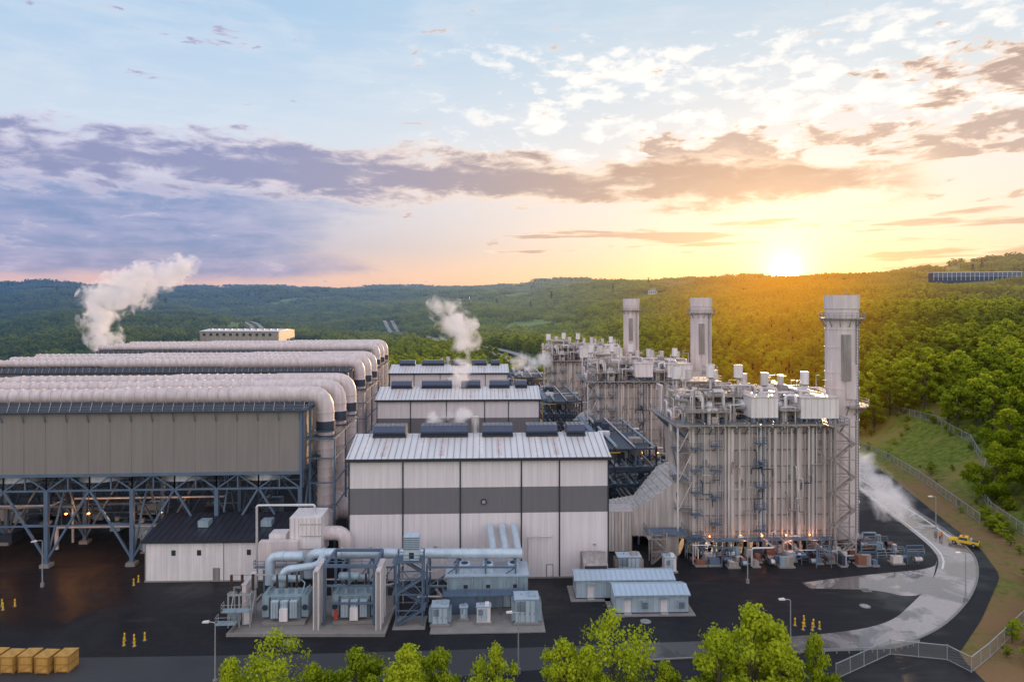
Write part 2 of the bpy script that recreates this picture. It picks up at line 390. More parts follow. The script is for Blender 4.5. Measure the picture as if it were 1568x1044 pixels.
p=b.new('ShaderNodeBsdfPrincipled'); b.put(p.inputs['Base Color'],col); b.put(p.inputs['Roughness'],b.ss(n1,.40,.58,.45,.07))
o=b.new('ShaderNodeOutputMaterial'); b.put(o.inputs[0],p.outputs[0]); M['wet']=m
a_,c_=ribbon('access_road',outer,inner,.012,M['wet'])
ribbon('road_spur',[(53.9,126.8),(60,128.6),(70,131),(82.5,133.5),(86,138)],[(54.2,124.3),(60,124.0),(66.1,123.6),(70.5,120.2),(76,124.0)],.008,M['wet'])
M['aspl']=surf('service_road_asphalt',(.042,.041,.046),.6,0,.4,.1)
ribbon('service_road',[(-140,99),(-60,100.0),(-20,101.5),(17.6,104.0)],[(-140,92.8),(-60,92.8),(-20,92.9),(16.8,98.9)],.010,M['aspl'],2)
o=Obj()
for i in range(len(a_)-1):
    p,q=a_[i],a_[i+1]
    o.beam('kerb_run',M['conc'],(p.x,p.y,.06),(q.x,q.y,.06),.35,.16)
o.build('road_kerb')
wp=[p for p in c_ if p.y>133]
o=Obj()
for i in range(len(wp)-1):
    p,q=wp[i],wp[i+1]; o.beam('edge_line',M['white'],(p.x+1,p.y,.02),(q.x+1,q.y,.02),.35,.008)
wp=[p for p in a_ if p.y>146]
for i in range(len(wp)-1):
    p,q=wp[i],wp[i+1]; o.beam('edge_line',M['white'],(p.x-1.2,p.y,.02),(q.x-1.2,q.y,.02),.35,.008)
o.build('road_marking')

# ---------------------------------------------------------------- units
OFF=(-10.,77.)
def place(o,name,x,y,rz=2.5,units=(0,1,2)):
    for k in units: o.build(name,(x+OFF[0]*k,y+OFF[1]*k,0),rz)

# turbine hall
o=Obj(); W=48.9;D=21.;HE=22.9;HR=25.6
for z0,z1,mm,nm in((0.3,12.4,M['hallwall'],'lower_wall'),(12.4,17.3,M['hallband'],'grey_band'),(17.3,HE,M['hallwall'],'upper_wall')):
    o.box(nm,mm,0,W,0,D,z0,z1)
o.box('base_plinth',M['conc'],-.1,W+.1,-.1,D+.1,0,.3)
o.prism('gable_walls',M['hallwall'],[(0.02,HE),(D-.02,HE),(10,HR-.06)],'x',0.02,W-.02)
yr=10.
def roofz(y): return HE+(HR-HE)*(y/yr if y<yr else (D-y)/(D-yr))
o.add('roof',M['roofmetal'],[(-.4,-.5,HE-.08),(W+.4,-.5,HE-.08),(W+.4,yr,HR),(-.4,yr,HR),(-.4,D+.5,HE-.1),(W+.4,D+.5,HE-.1)],[(0,1,2,3),(3,2,5,4)])
x=0
while x<=W:
    o.beam('roof_seams',M['casing2'],(x,-.5,HE+.0),(x,yr,HR+.06),.07,.14); x+=1.22
for i,xx in enumerate(np.arange(2,W-3,3.66)):
    if i%3==2: continue
    o.add('skylights',M['duct'] if i%3 else M['white'],[(xx,.6,roofz(.6)+.05),(xx+1.1,.6,roofz(.6)+.05),(xx+1.1,8.2,roofz(8.2)+.05),(xx,8.2,roofz(8.2)+.05)],[(0,1,2,3)])
o.box('gutter',M['trim'],-.5,W+.5,-.85,-.5,HE-.55,HE-.02)
o.box('rake_trim',M['trim'],-.55,-.4,-.5,D+.5,HE-.5,HE-.05)
o.box('rake_trim',M['trim'],W+.4,W+.55,-.5,D+.5,HE-.5,HE-.05)
for xx in(.12,10.1,20.8,32.3,39.5,W-.12): o.box('downspouts',M['trim'],xx-.12,xx+.12,-.16,-.01,.4,HE-.1)
for k in range(1,40): 
    o.box('panel_joints',M['duct'],k*1.22-.02,k*1.22+.02,-.012,0,.4,12.3); o.box('panel_joints',M['duct'],k*1.22-.02,k*1.22+.02,-.012,0,17.4,HE-.6)
for a,c in((3.3,9.7),(12.7,22),(25,31),(33.8,40),(42,45.6)):
    o.prism('ridge_vents',M['vent'],[(8.3,25.4),(7.7,26.3),(8.3,27.4),(11.7,27.4),(12.3,26.3),(11.7,25.4)],'x',a,c)
    for q in np.arange(a+.8,c-.2,.9): o.box('ridge_vents_ribs',M['steelD'],q,q+.08,8.2,11.8,27.4,27.48)
    o.box('ridge_vents_ribs',M['trim'],a-.1,c+.1,7.9,12.1,25.2,25.6)
o.cyl('roof_stack',M['pipe'],(23.5,12,25),(23.5,12,28.6),.8); o.cyl('roof_stack',M['pipe'],(20.8,12,25),(20.8,12,28.0),.5)
o.cyl('wall_fan',M['trim'],(25.2,-.25,14.6),(25.2,0,14.6),.55,16); o.cyl('wall_fan',M['galv'],(25.2,-.35,14.6),(25.2,-.2,14.6),.35,12)
for xx in(6,28,37): 
    o.box('door_frames',M['trim'],xx,xx+1.3,-.08,0,.3,2.6); o.box('doors',M['white'],xx+.1,xx+1.2,-.12,-.08,.35,2.5)
o.box('roller_door',M['casing2'],43.5,47.5,-.1,0,.3,5.)
for q in np.arange(.6,5,.35): o.box('roller_door_slats',M['trim'],43.5,47.5,-.13,-.1,q,q+.05)
for xx in(4,16,31,46): o.box('wall_lights',M['galv'],xx,xx+.4,-.4,-.02,6.2,6.45)
o.pipe('wall_pipe',M['pipe'],[(33.5,-.5,.3),(33.5,-.5,8),(38,-.5,8),(38,-.05,8)],.12,None,6)
place(o,'turbine_hall',-30.5,127.3)

# air cooled condenser
o=Obj(); NB_=7; S=16.4; LN=NB_*S; YS=[0,13.33,26.67,40]; st=M['steel']
for i in range(NB_+1):
    X=-i*S
    for j,Y in enumerate(YS):
        o.beam('columns',st,(X,Y,.6),(X,Y,15),.75,.75); o.box('footings',M['conc'],X-.9,X+.9,Y-.9,Y+.9,0,.7)
        if i<NB_:
            o.beam('bracing',st,(X,Y,1.2),(X-S/2,Y,15),.38); o.beam('bracing',st,(X-S,Y,1.2),(X-S/2,Y,15),.38)
            if j in(0,3): o.beam('bracing',st,(X,Y,8),(X-S,Y,8),.3)
            o.beam('bracing',st,(X,Y,8.2),(X-S/4,Y,8.2),.25)
        if j<3: 
            o.beam('bracing',st,(X,Y,1.2),(X,Y+6.67,15),.34); o.beam('bracing',st,(X,Y+13.33,1.2),(X,Y+6.67,15),.34)
def truss(p,q,z0,z1,n,w=.35):
    p=Vector(p);q=Vector(q)
    for z in(z0,z1): o.beam('deck_truss',st,(p.x,p.y,z),(q.x,q.y,z),w)
    for k in range(n):
        a=p.lerp(q,k/n);c=p.lerp(q,(k+1)/n)
        o.beam('deck_truss',st,(a.x,a.y,z0),(a.x,a.y,z1),w*.7)
        if k%2: a,c=c,a
        o.beam('deck_truss',st,(a.x,a.y,z0),(c.x,c.y,z1),w*.7)
for Y in YS+[6.67,20,33.3]: truss((0,Y,0),(-LN,Y,0),14.9,17.8,28)
for i in range(NB_*2+1): truss((-i*S/2,0,0),(-i*S/2,40,0),15.0,17.7,9)
o.box('fan_deck',M['steelD'],-LN,0,0,40,17.95,18.2)
for i in range(NB_):
    for j in range(3):
        c=(-i*S-S/2,6.67+j*13.33)
        o.cyl('fan_rings',M['galv'],(c[0],c[1],16.0),(c[0],c[1],17.9),5.2,20,4.8)
        o.cyl('fan_motors',M['steelD'],(c[0],c[1],14.6),(c[0],c[1],16.),.6,8)
o.box('wind_wall',M['windwall'],-LN,0,-.35,-.05,18.2,30.4); o.box('wind_wall',M['windwall'],-LN,0,40.05,40.35,18.2,30.4)
o.box('wind_wall',M['windwall'],.05,.35,-.35,40.35,18.2,30.4); o.box('wind_wall',M['windwall'],-LN-.35,-LN-.05,-.35,40.35,18.2,30.4)
o.box('wall_trim',M['steel'],-LN,.5,-.55,-.36,17.7,18.3)
for Y in np.arange(0,41,6.67): o.beam('wall_posts',st,(.55,Y,15),(.55,Y,30.6),.3)
for k in range(1,28): o.beam('wall_seams',M['windwall'],(-k*4.1,-.37,18.3),(-k*4.1,-.37,30.4),.05)
for z in(18.2,24.3,30.4): o.beam('wall_posts',st,(.55,0,z),(.55,40,z),.3)
o.beam('wall_posts',st,(.3,-.5,15),(.3,-.5,30.4),.4)
o.box('top_walkway',M['steelD'],-LN,1.2,-1.3,-.36,30.3,30.5); o.rail('walkway_rail',st,[(-LN,-1.3,30.5),(1.2,-1.3,30.5)],1.1,.08,2.05)
o.box('top_walkway',M['steelD'],.4,1.4,-1,41,30.3,30.5); o.rail('walkway_rail',st,[(1.4,-1.,30.5),(1.4,41,30.5)],1.1,.08,2.)
for k in range(28): o.beam('walkway_struts',st,(-k*4.1,-.4,28.4),(-k*4.1,-1.2,30.3),.12)
TY=[6.67,20,33.33]
for Y in TY:
    for sg in(-1,1):
        o.add('tube_bundles',M['fin'],[(-LN+.4,Y+sg*6.3,20.5),(-.3,Y+sg*6.3,20.5),(-.3,Y+sg*.9,31.4),(-LN+.4,Y+sg*.9,31.4)],[(0,1,2,3)])
        for k in range(56): 
            xk=-.5-k*2.05; o.beam('bundle_frames',M['galv'],(xk,Y+sg*6.35,20.6),(xk,Y+sg*.95,31.5),.1)
    secs=[(-LN+1,-78,1.15),(-76.5,-40,1.45),(-38.5,-14,1.7)]
    for a,c,r in secs: o.cyl('steam_duct',M['duct'],(a,Y,32.6),(c,Y,32.6),r,18)
    o.cyl('steam_duct',M['duct'],(-78,Y,32.6),(-76.5,Y,32.6),1.15,18,1.45); o.cyl('steam_duct',M['duct'],(-40,Y,32.6),(-38.5,Y,32.6),1.45,18,1.7)
    o.pipe('steam_duct',M['duct'],[(-14,Y,32.7),(3.6,Y,32.7),(3.6,Y,7)],1.75,3.2,18)
    def ring(p,q,r): o.cyl('duct_rings',M['duct'],p,q,r,18)
    xk=-LN+2
    while xk<-.5:
        r=1.15 if xk<-77 else (1.45 if xk<-39 else 1.72); ring((xk,Y,32.6),(xk+.22,Y,32.6),r+.13)
        if int(xk)%3==0: o.box('duct_saddles',st,xk-.2,xk+.2,Y-1,Y+1,31.2,31.7)
        xk+=2.1
    for z in np.arange(8,29,1.9): ring((3.6,Y,z),(3.6,Y,z+.22),1.9)
    o.cyl('expansion_joint',M['steelD'],(3.6,Y,25.0),(3.6,Y,27.2),1.95,18)
    o.plat(M['steelD'],1.5,6.2,Y-2.6,Y+2.6,24.3,'fr',.15,st)
    o.plat(M['steelD'],1.5,3.,Y-2.9,Y+2.,20.3,'f',.15,st)
o.cyl('header_duct',M['duct'],(3.6,2,7),(3.6,37,7),2.2,18)
o.cyl('header_duct',M['duct'],(3.6,12,7),(12.2,12,7),2.4,18); o.cyl('header_duct',M['duct'],(3.6,1.9,7),(3.6,2.4,7),2.5,18)
for y in np.arange(3,37,2.2): ring((3.6,y,7),(3.6,y+.22,7),2.35)
for (x,y) in((1.2,3),(6.2,3),(1.2,15),(6.2,15),(1.2,30),(6.2,30)): o.beam('duct_frame',st,(x,y,0),(x,y,30.5 if x<2 else 24),.4)
for z in(10,15,20,25,30): o.beam('duct_frame',st,(1.2,3,z),(1.2,30,z),.25)
for z in(10,15,20,24): o.beam('duct_frame',st,(6.2,3,z),(6.2,30,z),.25); o.beam('duct_frame',st,(1.2,3,z),(6.2,3,z),.25)
rs=random.Random(3)
for k in range(16):
    y=rs.uniform(4,36); z=rs.uniform(3,13); x0=rs.uniform(-LN,-50); x1=x0+rs.uniform(20,55); r=rs.choice([.15,.25,.4])
    o.pipe('condensate_pipes',rs.choice([M['pipe'],M['duct'],st]),[(x0,y,0.5),(x0,y,z),(x1,y,z),(x1,y+rs.uniform(2,5),z)],r)
for k in range(26):
    x=rs.uniform(-LN,-6);y=rs.uniform(5,34);w=rs.uniform(2,6);h=rs.uniform(1.5,4)
    mm=rs.choice([M['blue'],M['white'],M['casing2'],M['steelD']])
    o.box('yard_equipment',mm,x,x+w,y,y+rs.uniform(2,4),.2,h)
    o.box('equipment_lids',M['steelD'],x-.1,x+w+.1,y-.1,y+1.9,h,h+.12)
    o.cyl('equipment_domes',M['pipe'],(x+w*.5,y+1,h),(x+w*.5,y+1,h+.9),.5,10)
for x in(-30,-44.5,-49,-63,-72,-88): 
    o.sweep('lamps',M['lampo'],[(x,6,8.4),(x,6,8.55),(x,6,8.7)],[.12,.3,.12],8); o.beam('lamp_brackets',st,(x,6,8.7),(x,6,14.9),.1)
place(o,'air_cooled_condenser',-42.5,137,3.)

# HRSG
o=Obj(); W=30.;D=18.;cs=M['casing']
o.box('casing',cs,0,W,0,D,2.8,26)
for k in range(25):
    x=k*1.25; big=(k%6==0); w=.28 if big else .09; pr=.8 if big else .42
    o.box('stiffeners',cs,x-w,x+w,-pr,0,0 if big else 2.9,26.3)
    o.box('stiffeners',cs,x-w,x+w,D,D+pr,0 if big else 2.9,26.3)
for k in range(15):
    y=k*D/14; big=(k%7==0); w=.28 if big else .1; pr=.7 if big else .36
    o.box('stiffeners_end',cs,-pr,0,y-w,y+w,0 if big else 2.9,26.3); o.box('stiffeners_end',cs,W,W+pr,y-w,y+w,0 if big else 2.9,26.3)
for z in(4.2,7.6,11,14.4,17.8,21.2,24.6):
    o.box('horizontal_girts',M['casing2'],0,W,-.25,0,z,z+.22); o.box('horizontal_girts',M['casing2'],-.25,0,0,D,z,z+.22)
for i,x in enumerate((6.6,8.1,9.6,14.1,15.9,17.1,20.6,22.0,24.3,25.1,27.6)): o.cyl('downcomers',M['casing'] if i%3 else M['pipe'],(x,-1.0,3.2),(x,-1.0,26),.34 if i%2 else .26,10)
for x in(2.2,5.1,11.5,13.3,18.5,19.6,25.8,28.9): o.pipe('downcomers_thin',M['pipe'],[(x,-1.2,1.),(x,-1.2,27.2),(x,2,27.2)],.13)
rs=random.Random(21)
for k in range(26):
    x=rs.uniform(1,28);z=rs.uniform(5,22);dz=rs.uniform(2,7);dx=rs.uniform(-3,3)
    o.pipe('drain_piping',rs.choice([M['pipe'],M['casing2'],M['steelD']]),[(x,-.1,z),(x,-1.5,z),(x,-1.5,z-dz/2),(x+dx,-1.5,z-dz/2),(x+dx,-1.5,z-dz)],rs.choice([.07,.1,.14]),None,6)
for k in range(18):
    x=rs.uniform(1,28);z=rs.uniform(4,24); o.box('access_doors',M['casing2'],x,x+.8,-.34,-.26,z,z+1.1)
for x in(0,7.5,15,22.5,30):
    for y in(4.5,9,13.5): o.beam('legs',cs,(x,y,0),(x,y,2.8),.6)
o.box('under_beams',M['steelD'],-.3,W+.3,.2,D-.2,2.3,2.79)
def fr(x,z0,z1,y0,y1): return [(x,y0,z0),(x,y1,z0),(x,y1,z1),(x,y0,z1)]
secs=[fr(-16.5,2,7.6,6,12),fr(-9.5,2,8.4,4.8,13),fr(-3.4,2.6,14.0,1.8,16.2),fr(0,2.6,15.2,.8,17.2)]
for a,c in zip(secs[:-1],secs[1:]):
    o.add('inlet_duct',cs,a+c,[(0,3,7,4),(3,2,6,7),(2,1,5,6),(1,0,4,5)])
o.add('inlet_duct',cs,secs[0],[(0,1,2,3)])
XB=[-16.5,-9.5,-3.4,0]
for k in range(16):
    x=-16.4+16.2*k/15
    i0=0 if x<-9.5 else (1 if x<-3.4 else 2)
    u=(x-XB[i0])/(XB[i0+1]-XB[i0]); A,B=secs[i0],secs[i0+1]
    P=[Vector(a).lerp(Vector(c),u) for a,c in zip(A,B)]
    for i in range(4): o.beam('inlet_duct_ribs',cs,P[i],P[(i+1)%4],.14,.4)
for x in(-15,-10,-6): 
    for y in(5.5,12.5): o.beam('inlet_legs',M['steel'],(x,y,0),(x,y,3),.4)
o.box('gas_turbine_enclosure',M['casing'],-19,-12.4,1,5.8,0.2,8.4); o.box('enclosure_roof',M['duct'],-19.2,-12.2,.8,6,8.4,8.6)
for k in range(10): o.box('enclosure_ribs',M['casing2'],-19+k*.72,-18.9+k*.72,.9,1,0.2,8.4)
o.box('burner_skid',M['casing2'],-9,-4,-3,1,.3,4.6); o.plat(st,-10,-2,-3.5,1.,5.0,'flr',.15,st); o.stairs(M['casing2'],-10,-7,-6,-3.8,0,5,2)
# decks
o.plat(M['casing2'],-4.2,W+2,-2.6,D+2,26.9,'fblr',.3,M['steel'])
for x in np.arange(-1.5,W+2,2.5): o.beam('deck_brackets',st,(x,-.4,24.6),(x,-2.5,26.6),.18); o.beam('deck_beams',cs,(x,-2.5,26.4),(x,D,26.4),.25)
rail=M['pipe']
for y in np.arange(0,D,2.5): o.beam('deck_brackets',st,(-.4,y,23.0),(-4.,y,26.6),.18)
for z in(9,15,21): o.plat(M['casing2'],-3.4,-.4,-1.2,5.,z,'fl',.15,st)
for y in(-1.2,5.): o.beam('side_frame',cs,(-3.4,y,0),(-3.4,y,26.6),.32)
for z0,z1 in((9,15),(15,21),(21,26.6)): o.beam('side_frame',cs,(-3.4,-1.2,z0),(-.4,-1.2,z1),.15); o.beam('side_stair',st,(-2.9,-1.0,z0),(-2.9,4.6,z1),.12,.5)
o.box('enclosure_left',M['white'],11.8,17.4,-1.8,2.6,28.2,32.4); o.box('enclosure_right',M['white'],22.2,30.2,-1.8,3.4,28.,32.2)
o.box('enclosure_roofs',M['duct'],11.6,17.6,-2,2.8,32.4,32.6); o.box('enclosure_roofs',M['duct'],22,30.4,-2,3.6,32.2,32.4)
for a,c in((11.8,17.4),(22.2,30.2)):
    for q in np.arange(a+.9,c,1.3): o.box('enclosure_ribs_top',M['duct'],q,q+.07,-1.86,-1.8,28.25,32.2)
for x in(12,14.6,17.2,22.4,26,30): o.beam('enclosure_legs',st,(x,-1.6,26.9),(x,-1.6,28.2),.3); o.beam('enclosure_legs',st,(x,2.4,26.9),(x,2.4,28.2),.3)
for x in(4.5,12.,19.5,26.5):
    o.sweep('steam_drums',M['pipe'],[(x,1.6,30),(x,2,30),(x,2.6,30),(x,15.4,30),(x,16,30),(x,16.4,30)],[.2,.9,1.25,1.25,.9,.2],14)
    for y in(4,9,14): o.beam('drum_saddles',st,(x,y,26.9),(x,y,28.9),.6)
o.plat(M['casing2'],-1.5,9.5,2,16,32.2,'fblr',.2,rail); o.plat(M['casing2'],10,21.2,4,16,31.8,'fbr',.2,rail); o.plat(M['casing2'],22,31,5,16,31.6,'fbr',.2,rail)
o.plat(M['casing2'],-2,7,-2.4,1.6,29.6,'flr',.2,rail); o.plat(M['casing2'],0,8,5,14,35.0,'fblr',.18,rail); o.plat(M['casing2'],17.8,22,-2.2,2.4,29.8,'flr',.2,rail)
for x in(-1.5,3,7,9.5,15,21,26,31):
    for y in(2,9,16): o.beam('deck_posts',M['casing'],(x,y,26.9),(x,y,32),.28)
for x in(0,8):
    for y in(5,14): o.beam('deck_posts',M['casing'],(x,y,32),(x,y,35),.2)
for (x,y,zt,r) in((-1,8,38.,1.15),(3.0,12,36.8,.9),(5.5,5,38.6,1.0),(9.2,13,36.4,.8),(12,6,38.4,1.05),(15.6,12,35.9,.8),(18.2,7,36.6,.9),(21,13,35.6,.7),(26.7,6,36.9,1.0),(24,12,35.6,.8),(29.5,12,35.4,.8)):
    o.cyl('silencer_stubs',M['pipe'],(x,y,27),(x,y,zt-2.6),.28,8); o.cyl('silencers',M['white'] if r>.9 else M['pipe'],(x,y,zt-2.7),(x,y,zt),r*.9,16)
    o.cyl('silencer_caps',M['steelD'],(x,y,zt),(x,y,zt+.05),r*.72,14); o.cyl('silencer_cones',M['galv'],(x,y,zt-3.1),(x,y,zt-2.7),r*.4,14,r*.9)
rs=random.Random(11)
for k in range(120):
    x=rs.uniform(-3,30);y=rs.uniform(-1,16);z=rs.uniform(28,34);dx=rs.choice([-1,1])*rs.uniform(1.5,7);dy=rs.choice([-1,1])*rs.uniform(1.5,5)
    x1=min(max(x+dx,-3.),30.5);y1=min(max(y+dy,-1.),17)
    o.pipe('steam_piping',rs.choice([M['pipe'],M['pipe'],M['casing'],M['casing2'],M['duct'],M['white']]),[(x,y,27),(x,y,z),(x1,y,z),(x1,y1,z),(x1,y1,z-rs.uniform(1,4))],rs.choice([.1,.16,.22,.32,.4]),None,8)
for k in range(60):
    x=rs.uniform(-3,29);y=rs.uniform(-1.5,14);z=rs.choice([26.9,26.9,31.8,32.2]);w=rs.uniform(.4,1.6)
    o.box('valve_boxes',rs.choice([M['white'],M['casing2'],M['blue'],M['casing'],M['steelD']]),x,x+w,y,y+w,z,z+rs.uniform(.6,2.0))
for k in range(26):
    x=rs.uniform(-2,30);y=rs.uniform(0,16);zt=rs.uniform(33.5,36.5); o.beam('davits',rail,(x,y,32),(x,y,zt),.12); o.beam('davits',rail,(x,y,zt),(x+rs.uniform(-2,2),y,zt),.1)
for k in range(10):
    x=rs.uniform(0,27);y=rs.uniform(0,8); z=rs.uniform(28.5,31); o.plat(M['casing2'],x,x+2.6,y,y+2,z,'flr',.12,rail); o.beam('ladders_upper',rail,(x,y,27),(x,y,z+1),.1)
for x,zz in((-.9,(4,8.5,13,17.5,22)),(3.2,(6.5,12,17.5,22.5)),(12.6,(5,9.5,14,18.5,23))):
    for z in zz:
        o.plat(st,x,x+2.2,-2.4,-1.,z,'flr',.12,st); o.beam('platform_struts',st,(x+1.1,-.4,z-1.4),(x+1.1,-2.2,z-.1),.12)
    for q in(-.25,.25): o.beam('ladders',st,(x+1.9+q,-1.3,1),(x+1.9+q,-1.3,zz[-1]+4),.08)
    for q in np.arange(1,zz[-1]+4,.5): o.beam('ladders',st,(x+1.65,-1.3,q),(x+2.15,-1.3,q),.06)
o.stairs(M['casing2'],27.6,31.8,-5.4,-3.0,0,26.9,8)
o.add('outlet_duct',cs,fr(W,3,22,1,17)+fr(W+3.5,4,20,4.5,15.5),[(0,3,7,4),(3,2,6,7),(2,1,5,6),(1,0,4,5)])
# ground level clutter
for k in range(110):
    x=rs.uniform(-3,42);y=rs.uniform(-9.5,-1.4) if x<31 else rs.uniform(-9,4); t=rs.random()
    mm=rs.choice([M['casing2'],M['pipe'],M['blue'],M['casing'],M['steelD'],M['rust'],M['steel']])
    if t<.3: w=rs.uniform(.5,2.2); o.box('pump_skids',mm,x,x+w,y,y+rs.uniform(.6,1.6),.3,rs.uniform(.9,2.2)); o.box('skid_bases',M['conc'],x-.3,x+w+.3,y-.3,y+1.7,0.02,.3)
    elif t<.5: o.cyl('pump_motors',mm,(x,y,1.),(x+rs.uniform(.8,2),y,1.),.45,10); o.cyl('pump_flanges',M['steelD'],(x,y,1.),(x+.15,y,1.),.6,10)
    elif t<.8:
        z=rs.uniform(1.,4.); x1=x+rs.uniform(-5,6); o.pipe('ground_piping',rs.choice([M['pipe'],M['casing'],M['blue'],st]),[(x,y,.2),(x,y,z),(x1,y,z),(x1,max(y,-.6),z),(x1,max(y,-.6),.3)],rs.choice([.08,.12,.2]),None,8)
    else: 
        h=rs.uniform(2,3.8);w=rs.uniform(2,4)
        for q in(0,w): o.beam('pipe_stands',st,(x+q,y,0),(x+q,y,h),.16)
        o.beam('pipe_stands',st,(x,y,h),(x+w,y,h),.16); o.rail('ground_rails',rs.choice([st,M['galv']]),[(x,y-.5,h*.5),(x+w,y-.5,h*.5)],1.,.06)
o.plat(st,-2,29,-3.2,-1.2,3.4,'f',.12,st)
for x in np.arange(-2,29,3.1): o.beam('walkway_posts',st,(x,-3.1,0),(x,-3.1,3.3),.16)
for x in(3,9.5,14,19,24): o.sweep('lamps',M['lampo'],[(x,-1.9,3.9),(x,-1.9,4.02),(x,-1.9,4.15)],[.08,.2,.08],8)
place(o,'heat_recovery_boiler',37.5,142,2.5)

# stack
o=Obj(); R=3.45; w=surf('stack_paint',(.70,.61,.60),.5,0,.07,.2,.14)
o.cyl('shaft',w,(0,0,0.4),(0,0,53.2),R,40); o.cyl('plinth',M['conc'],(0,0,0),(0,0,.5),R+.7,24)
o.cyl('top_collar',w,(0,0,50.6),(0,0,53.6),R+.18,40); o.cyl('top_opening',M['trim'],(0,0,53.6),(0,0,53.62),R-.2,32)
for z in(8,14,20,26,33,36.5,42,46): o.cyl('shaft_rings',w,(0,0,z),(0,0,z+.22),R+.12,40)
def ringplat(z,r,a0=0,a1=360):
    n=max(6,int((a1-a0)/15)); pr=None
    for k in range(n+1):
        t=rad(a0+(a1-a0)*k/n); c,s_=math.cos(t),math.sin(t)
        P=(R*c,R*s_,r*c,r*s_)
        if pr:
            o.add('ring_platforms',M['casing2'],[(pr[0],pr[1],z),(P[0],P[1],z),(P[2],P[3],z),(pr[2],pr[3],z),(pr[0],pr[1],z-.3),(P[0],P[1],z-.3),(P[2],P[3],z-.3),(pr[2],pr[3],z-.3)],[(0,1,2,3),(7,6,5,4),(3,2,6,7)])
            for h in(.55,1.1): o.beam('ring_rails',M['casing2'],(pr[2],pr[3],z+h),(P[2],P[3],z+h),.08)
        o.beam('ring_rails',M['casing2'],(P[2],P[3],z),(P[2],P[3],z+1.1),.08)
        if k%2==0: o.beam('ring_brackets',M['casing2'],(R*c,R*s_,z-2.0),(r*c*.97,r*s_*.97,z-.3),.15)
        pr=P
ringplat(48.6,R+1.15); ringplat(29.5,R+2.0,-100,80)
o.box('monitor_duct',M['casing2'],-1.6,.1,-R-.7,-R+.6,35,45.); o.box('monitor_box',M['duct'],-.8,1.3,-R-.5,-R+.6,31.,38.5)
for q in(1.6,2.1): o.beam('ladder',M['steelD'],(q,-R+.2,2),(q,-R+.2,48.6),.08)
for z in np.arange(2,48,.6): o.beam('ladder',M['steelD'],(1.6,-R+.2,z),(2.1,-R+.2,z),.06)
for a in(20,140,260): o.beam('lightning_rods',M['galv'],(R*math.cos(rad(a)),R*math.sin(rad(a)),53),(R*math.cos(rad(a)),R*math.sin(rad(a)),54.8),.06)
place(o,'exhaust_stack',73.4,152,0)

# pipe rack
o=Obj()
for i in range(4):
    for j in range(7):
        x=i*5.;y=j*6.5; o.beam('rack_columns',M['steelD'] if i%2 else st,(x,y,0),(x,y,17.5),.4)
        for z in(4.5,8.5,12.5,17):
            if i<3: o.beam('rack_beams',st,(x,y,z),(x+5,y,z),.32)
            if j<6: o.beam('rack_beams',M['steelD'],(x,y,z),(x,y+6.5,z),.28)
        if j<6 and i in(0,3): o.beam('rack_bracing',st,(x,y,4.5),(x,y+6.5,12.5),.2)
        if i<3 and j%2==0: o.beam('rack_bracing',st,(x,y,8.5),(x+5,y,12.5),.2); o.beam('rack_bracing',st,(x+5,y,0),(x,y,4.5),.2)
rs=random.Random(5)
for z in(4.9,8.9,12.9,17.4):
    for k in range(7):
        x=rs.uniform(.4,14.6); r=rs.choice([.15,.22,.32,.45]); o.cyl('rack_pipes',rs.choice([M['pipe'],M['casing'],st,M['blue']]),(x,-1,z+r),(x,40,z+r),r,8)
    for k in range(6):
        y=rs.uniform(0,38); r=rs.choice([.15,.22,.35]); o.pipe('cross_pipes',rs.choice([M['pipe'],M['casing2'],st]),[(-3,y,z-1.5),(3,y,z-1.5),(9,y,z-1.5),(18,y,z-1.5)],r,None,8)
for k in range(14):
    x=rs.uniform(0,13);y=rs.uniform(0,30);z=rs.choice([8.5,12.5,17]); o.box('rack_equipment',rs.choice([M['casing2'],M['blue'],M['white'],M['steelD']]),x,x+rs.uniform(1,3),y,y+rs.uniform(1,3),z+.2,z+rs.uniform(1,3))
o.plat(M['steelD'],0,15,-1.5,0,12.5,'f',.15,st); o.plat(M['steelD'],0,15,-1.5,0,8.5,'f',.15,st); o.plat(M['steelD'],2,13,-1,20,17.2,'flr',.15,st)
o.pipe('yellow_pipe',M['yellow'],[(1,-1.8,1),(1,-1.8,16.5),(6,-1.8,16.5)],.09)
place(o,'pipe_rack',19.6,163,2.5)

# ---------------------------------------------------------------- control building
o=Obj()
o.box('walls',M['white'],0,29,0,9.5,.2,7.5); o.box('plinth',M['conc'],-.1,29.1,-.1,9.6,0,.25)
o.prism('roof',M['rooftop_dark'],[(-.5,7.5),(-.5,7.8),(10,9.9),(10,9.5)],'x',-.5,29.5)
o.prism('gable_infill',M['white'],[(0.05,7.49),(9.45,7.49),(9.45,9.3)],'x',.02,28.98)
for k in range(24): o.beam('roof_seams',M['rooftop_dark'],(.3+k*1.24,-.5,7.85),(.3+k*1.24,10,9.95),.07,.1)
o.box('fascia',M['trim'],-.5,29.5,-.62,-.5,7.35,7.85)
for k in range(1,29): o.box('wall_joints',M['duct'],k-.015,k+.015,-.012,0,.3,7.3)
for x in(4.9,9.6,18.8): o.box('louvres',M['trim'],x,x+.75,-.06,0,4.9,5.9)
for x in(12.6,22,27): o.box('doors',M['casing2'],x,x+1.1,-.06,-.031,.25,2.4); o.box('door_frames',M['trim'],x-.08,x+1.18,-.03,0,.25,2.5)
for x in(0.1,14.5,28.9): o.box('corner_trim',M['casing2'],x-.08,x+.08,-.08,0,.3,7.3)
for x in(8,20): o.box('rooftop_units',M['blue'],x,x+2,4,6,8.8,10)
o.build('control_building',(-68.3,127,0),1.5)

